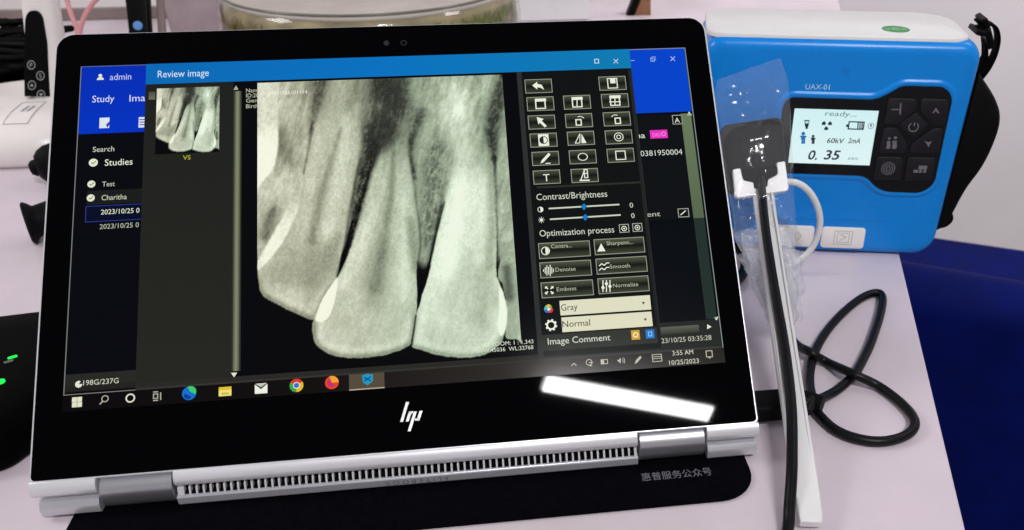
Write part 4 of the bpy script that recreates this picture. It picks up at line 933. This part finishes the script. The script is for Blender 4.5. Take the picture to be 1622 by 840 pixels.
# ------------------------------------------------------------------ left side
rt = thing('network_router', 'glossy black router with green indicator lights left of the laptop', 'router', (-.23, .085, 0))
fo = round_poly([(-.300, .030), (-.186, .031), (-.171, .062), (-.168, .152), (-.200, .154), (-.300, .140)], [.01, .007, .012, .02, .02, .02], 6)
def sc2(pts, k, c=(-.235, .09)): return [(c[0] + (x - c[0]) * k, c[1] + (y - c[1]) * k) for x, y in pts]
MB().loft([[(x, y, z) for x, y in sc2(fo, k)] for z, k in ((.0005, .97), (.003, .995), (.008, 1), (.012, .995), (.0165, .97), (.0195, .92), (.0215, .84), (.0222, .6))]).obj('case', mat('router_gloss_black', (.0005, .0005, .0007), .55, spec=.03), rt, autos=60)
for p, w_, h_, mm in (((20, 566.5), .0022, .0010, M_led_green), ((-1, 606), .0026, .0024, M_led_green), ((14, 573.5), .0022, .0007, M_icon)):
    c = onz(*p, .0222); pr = rrect(-w_, w_, -h_, h_, min(w_, h_) * .9, 4); ca_, sa_ = math.cos(.5), math.sin(.5)
    MB().prism([(c[0] + x * ca_ - y * sa_, c[1] + x * sa_ + y * ca_, .0216) for x, y in pr], [(c[0] + x * ca_ - y * sa_, c[1] + x * sa_ + y * ca_, .0227) for x, y in pr]).obj('indicator_light' if mm is M_led_green else 'indicator_label', mm, rt)
MB().box((-.215, .0290, .006), (-.193, .0315, .0085)).obj('front_slot', M_key, rt)

cbz = .040
cb_ = thing('charger_base', 'white rounded charging base holding the white handpiece', 'charging base', (-.36, .48, 0))
bl_ = []
for z, e, in ((.0005, .004), (.004, .001), (.013, 0), (.022, .003), (.029, .010), (.034, .021), (.0365, .034), (.0372, .046)):
    bl_.append([(x, y, z) for x, y in rrect(-.425 + e * .8, -.288 - e * .5, .420 + e, .570 - e * .5, [.035, .035, .037, .037], 10)])
MB().loft(bl_).obj('shell', M_white_warm, cb_, autos=60)
e0 = [ony(*p, .47) for p in ((8, 165), (50, 165), (44, 190), (5, 190))]
pz = .0419
def on_shell(x, y):
    return np.array([x, y, float(np.interp(y - .420, [0, .003, .010, .021, .034, .046], [.0215, .022, .029, .034, .0365, .0372])) + .0003])
fx0, fx1 = onz(7, 188, .036)[0], onz(44, 188, .036)[0]
pr = [on_shell(x_, y_) for y_, seq in ((.480, (fx0, fx1)), (.468, (fx1,)), (.457, (fx1,)), (.447, (fx1,)), (.438, (fx1, fx0)), (.447, (fx0,)), (.457, (fx0,)), (.468, (fx0,))) for x_ in seq]
pm = MB()
for a, b in zip(pr, pr[1:] + pr[:1]): pm.tube([a, b], .0004, 6)
pm.obj('printed_frame', mat('faint_grey_print', (.5, .48, .47), .6), cb_)
lg2 = UI({'px': lambda p: p, 'w': lambda a, b, h: tuple(on_shell(a, b))}, 0); fxm = (fx0 + fx1) / 2
for o_ in (-.002, .0025): lg2.face([(fxm + o_ - .001, .458), (fxm + o_ + .001, .458), (fxm + o_ + .0025, .470), (fxm + o_ + .0005, .470)], (0, 0, 0))
link('base_emblem', lg2.v, lg2.f, mat('mid_grey_print', (.3, .3, .3), .6), cb_)
hpz = thing('curing_handpiece', 'white handpiece with black button panel standing in the charging base', 'handpiece', (-.338, .505, .035))
h0 = np.array([-.335, .505, .022]); h1 = ony(52, -60, .525)
ax_ = h1 - h0; Lh = np.linalg.norm(ax_); ax_ /= Lh; hxx = np.cross(ax_, np.array([0, -1., 0])); hxx /= np.linalg.norm(hxx); hxx = hxx if hxx[0] > 0 else -hxx; hyy = np.cross(ax_, hxx); hyy = hyy if hyy[1] > 0 else -hyy
hl_ = []
for t, w_, d_ in ((0, .0155, .016), (.3, .0150, .016), (.6, .0135, .0150), (.8, .0128, .0145), (1.0, .012, .0135), (1.03, .010, .011)):
    hl_.append([h0 + ax_ * Lh * t + hxx * (w_ * math.copysign(abs(math.cos(a)) ** .7, math.cos(a)) + .002) + hyy * (d_ * math.copysign(abs(math.sin(a)) ** .8, math.sin(a))) for a in [2 * PI * k / 32 for k in range(32)]])
MB().loft(hl_).obj('body', M_white_warm, hpz, autos=60)
pl_ = h0 - hyy * .0165
def hpl(p, h): return tuple(onpl(p[0], p[1], pl_, hyy) - hyy * h)
panel = round_poly([(39, 153), (38, 90), (40, 28), (46, 17), (60, 17), (67, 28), (74, 70), (79, 153)], [1, 4, 6, 6, 6, 6, 6, 1], 4)
pb = MB().prism([hpl(p, -.006) for p in panel], [hpl(p, .0005) for p in panel]).obj('button_panel', M_black, hpz, bevel=.0004)
iu = UI({'px': lambda p: p, 'w': lambda a, b, h: hpl((a, b), .0007)}, 0)
iu.fr['px'] = lambda p: p
for t, (x, y) in (('P', (50, 103)), ('S', (64.5, 120)), ('^', (51, 135)), ('v', (65.5, 150))):
    r = 6.6; seg = 20
    for k in range(seg):
        a0_, a1_ = 2 * PI * k / seg, 2 * PI * (k + 1) / seg
        iu.face([(x + R * math.cos(a), y + R * 1.12 * math.sin(a)) for R, a in ((r - 1.1, a0_), (r, a0_), (r, a1_), (r - 1.1, a1_))], (0, 0, 0))
    if t in 'PS':
        v, f = text_geo(t); xs = [p[0] for p in v]; cxm = (min(xs) + max(xs)) / 2; n = len(iu.v)
        for p in v: iu.v.append(hpl((x + (p[0] - cxm) * 9.5, y + 3.6 - p[1] * 10), .0007))
        iu.f += [tuple(i + n for i in q) for q in f]
    else:
        s_ = 1 if t == '^' else -1; iu.face([(x - 3, y + 2 * s_), (x + 3, y + 2 * s_), (x, y - 3 * s_)], (0, 0, 0))
link('button_symbols', iu.v, iu.f, mat('grey_symbol_print', (.35, .35, .35), .6), hpz)

# black things poking out behind the laptop's left edge
so = onz(41, 354, .0144)
spool = MB().lathe([(0, 0), (.0128, .0), (.0142, .0008), (.0143, .0020), (.0128, .0042), (.0109, .0062), (.0108, .0075), (.0116, .012), (.0124, .018), (.0128, .028), (.0128, .045), (0, .045)], (so[0], so[1], .0144), (.90, .43, 0.0)).obj('black_spool', M_black_soft, autos=40)
tag(spool, 'black rubber piece with a flared end lying behind the laptop edge', 'rubber fitting')
kb = onz(50, 268, .0150)
knob = thing('rubber_bulb', 'round black rubber bulb with a small knob in front of the charging base', 'rubber bulb', (kb[0] + .025, kb[1], 0))
MB().lathe([(0, .0), (.008, .001), (.0120, .004), (.0150, .009), (.0162, .016), (.0155, .024), (.0125, .031), (.008, .035), (0, .036)], (kb[0] + .003, kb[1], .0164), (.90, .43, .0)).obj('bulb', M_black_soft, knob, smooth=True)
MB().lathe([(0, 0), (.004, .0006), (.0062, .003), (.0066, .006), (.006, .010), (0, .011)], (kb[0] - .0018, kb[1], .0145), (.90, .43, .1)).obj('knob', M_black_soft, knob, smooth=True)

# heap of black cables far left
hc = ony(-5, 95, .62)
hpth = []
for k in range(520):
    a = k * .31; rr = .035 + .022 * math.sin(k * .57) + .01 * math.sin(k * 1.3)
    hpth.append((hc[0] - .012 + rr * 1.15 * math.cos(a * 1.03 + .3 * math.sin(k * .05)), .635 + rr * .8 * math.sin(a + .5 * math.sin(k * .021)), .006 + .055 * (k / 520) + .012 * math.sin(k * .23)))
hp_o = MB().tube(hpth, .0032, 8).obj('cable_heap', M_black_soft, smooth=True)
tag(hp_o, 'tangled heap of black cables behind the charging base', 'cables')

# low board along the back of the table, pink cord, dark stick
bd = thing('back_board', 'low off-white board with a grey brown front edge at the table back', 'board', (-.55, 1.02, 0))
MB().box((-1.0, .955, .0004), (-.16, .962, .0145)).obj('front_edge', M_taupe, bd, bevel=.0008)
MB().box((-1.0, .9625, .0004), (-.16, 1.12, .016)).obj('top_board', M_offwhite, bd, bevel=.0012)
pk = [ony(97, -45, .80), ony(106, 0, .78), ony(114, 26, .755), ony(122, 46, .735), ony(124, 66, .72), ony(127, 46, .735), ony(136, 22, .755), ony(152, 0, .77), ony(185, -28, .78)]
tag(MB().tube(spline(pk, 8), .0026, 10).obj('pink_cord', M_pink, smooth=True), 'pink rubber cord hanging in a narrow loop behind the laptop', 'cord')
st = thing('black_handset', 'slim black handset with a round light blue button behind the laptop', 'handset', tuple(ony(228, 90, .66)))
f0, f1 = ony(214, -60, .70), ony(228, 110, .655)
axs = (f0 - f1); ls = np.linalg.norm(axs); axs /= ls; sx_ = np.array([1., .05, 0]); sx_ -= axs * (sx_ @ axs); sx_ /= np.linalg.norm(sx_); sy_ = np.cross(axs, sx_); sy_ = sy_ if sy_[1] > 0 else -sy_
MB().loft([[f1 + axs * ls * t + sx_ * a + sy_ * b for a, b in rrect(-w_, w_, -.006, .006, .003, 4)] for t, w_ in ((0, .008), (.03, .0098), (.5, .0108), (.97, .0125), (1, .011))]).obj('case', M_black, st, autos=40)
bp_ = onpl(218.5, 41, f1 - sy_ * .0062, sy_)
MB().lathe([(0, 0), (.0046, 0), (.0046, .0006), (.0040, .001), (0, .0011)], tuple(bp_), tuple(-sy_), 20).obj('button', M_bluebtn, st)
tag(MB().loft([[f1 + axs * ls * t + sx_ * (.0165 + a + .002 * t) + sy_ * (.012 + b) for a, b in rrect(-.0035, .0035, -.004, .004, .002, 4)] for t in (0, 1)]).obj('wooden_stick', M_taupe), 'thin grey brown stick beside the black handset', 'stick')

# glass bowl with water plants
BC = np.array([-.0625, .640]); BR = .146; BZ = .098
bw = thing('glass_bowl', 'large clear glass bowl of water and green plants behind the laptop', 'bowl', (BC[0], BC[1], 0))
gm = bpy.data.materials.new('clear_glass'); gm.use_nodes = True; t_ = gm.node_tree
for n in list(t_.nodes): t_.nodes.remove(n)
out = t_.nodes.new('ShaderNodeOutputMaterial'); tr = t_.nodes.new('ShaderNodeBsdfTransparent'); gb = t_.nodes.new('ShaderNodeBsdfGlossy'); mx = t_.nodes.new('ShaderNodeMixShader'); pass
tr.inputs[0].default_value = (.965, .965, .95, 1); gb.inputs['Roughness'].default_value = .04
schlick(t_, .04, mx.inputs[0]); t_.links.new(tr.outputs[0], mx.inputs[1]); t_.links.new(gb.outputs[0], mx.inputs[2]); t_.links.new(mx.outputs[0], out.inputs[0])
wl_ = [(0, .0005), (.09, .001), (.120, .006), (.138, .02), (.1475, .045), (.150, .065), (.1475, .085), (BR - .003, BZ)]
MB().lathe(wl_ + [(BR - .0055, BZ), (.144, .085), (.1465, .065), (.144, .046), (.135, .022), (.118, .010), (.088, .005), (0, .004)], (BC[0], BC[1], 0), (0, 0, 1), 64).obj('bowl_wall', gm, bw, smooth=True)
MB().tube([(BC[0] + (BR - .004) * math.cos(a), BC[1] + (BR - .004) * math.sin(a), BZ) for a in [2 * PI * k / 72 for k in range(73)]], .0014, 8).obj('rim', mat('rim_glass_tint', (.16, .15, .12), .2), bw, smooth=True)
wm = mat('murky_water_surface', (.48, .43, .37), .25, noise_amt=.22, noise_scale=14, bump=.25, bump_scale=30)
MB().lathe([(0, .0935), (.1405, .0935), (.1405, .0925), (0, .0925)], (BC[0], BC[1], 0), (0, 0, 1), 64).obj('water_surface', wm, bw)
MB().lathe([(0, .0924), (.1405, .0924), (.1425, .085), (.1435, .065), (.142, .047), (.134, .0305), (0, .0305)], (BC[0], BC[1], 0), (0, 0, 1), 64).obj('murky_water', mat('olive_water', (.42, .35, .19), .5, noise_amt=.5, noise_scale=35), bw, smooth=True)
MB().lathe([(0, .0045), (.085, .0055), (.112, .012), (.128, .024), (.134, .03), (.122, .04), (0, .045)], (BC[0], BC[1], 0), (0, 0, 1), 48).obj('pebble_bed', mat('brown_pebbles', (.22, .16, .09), .7, noise_amt=.7, noise_scale=120, bump=.8, bump_scale=300), bw, smooth=True)
wp = MB(); r2 = random.Random(3)
for k in range(420):
    a = r2.uniform(PI * 1.02, PI * 1.98); right = math.cos(a) > .05
    if not right and r2.random() < .35: continue
    rr = .1452; b = np.array([BC[0] + rr * math.cos(a), BC[1] + rr * math.sin(a), r2.uniform(.045, .075)])
    ta = a + r2.uniform(-.12, .12); tip = np.array([BC[0] + rr * math.cos(ta), BC[1] + rr * math.sin(ta), min(b[2] + r2.uniform(.010, .026), .088)])
    sd = np.array([-math.sin(a), math.cos(a), 0]) * r2.uniform(.0012, .0035); md = (b + tip) / 2
    wp.add([b, md - sd, tip, md + sd], [(0, 1, 2, 3)], 0 if right else (1 if r2.random() < .7 else 0))
tag(wp.obj('water_plants', [mat('pond_green', (.14, .17, .03), .6, noise_amt=.5, noise_scale=80), mat('root_brown', (.25, .15, .04), .6, noise_amt=.5, noise_scale=80)]), 'green leaves and brown roots floating inside the glass bowl', 'plants', 'stuff')

wb = thing('white_carton', 'plain white carton behind the bowl', 'carton', (.15, .90, 0))
p0, p1 = ony(832, 20, .88), ony(934, 20, .88)
MB().box((p0[0] - .03, .88, .0005), (p1[0], .99, .12)).obj('carton_body', M_white, wb, bevel=.002)
MB().box((p0[0] - .032, .879, .1205), (p1[0] + .002, .991, .135)).obj('carton_lid', M_white, wb, bevel=.002)
wf = thing('wood_frame', 'brown wooden frame corner leaning beside the white carton', 'frame', tuple(ony(1008, 60, .90)))
for nm, pts, mm in (('panel', ((985, 75), (1031, 75), (1031, -14), (1021, -14)), M_wood), ('edge', ((974, 75), (984, 75), (1020, -14), (1008, -14)), M_black)):
    MB().prism([ony(*p, .90) for p in pts], [ony(*p, .90) + np.array([0, .014, 0]) for p in pts]).obj(nm, mm, wf, bevel=.0008)
gb_ = thing('storage_box', 'mauve grey box between the black handset and the glass bowl', 'box', tuple(ony(300, 60, .86) * np.array([1, 1, 0])))
g0, g1 = ony(262, 20, .86), ony(352, 20, .86)
MB().box((g0[0], .86, .0005), (g1[0], .94, .075)).obj('box_body', mat('mauve_grey_card', (.42, .34, .36), .7, noise_amt=.3, noise_scale=18), gb_, bevel=.003)
MB().box((g0[0] - .001, .859, .0755), (g1[0] + .001, .941, .083)).obj('box_lid', M_offwhite, gb_, bevel=.003)
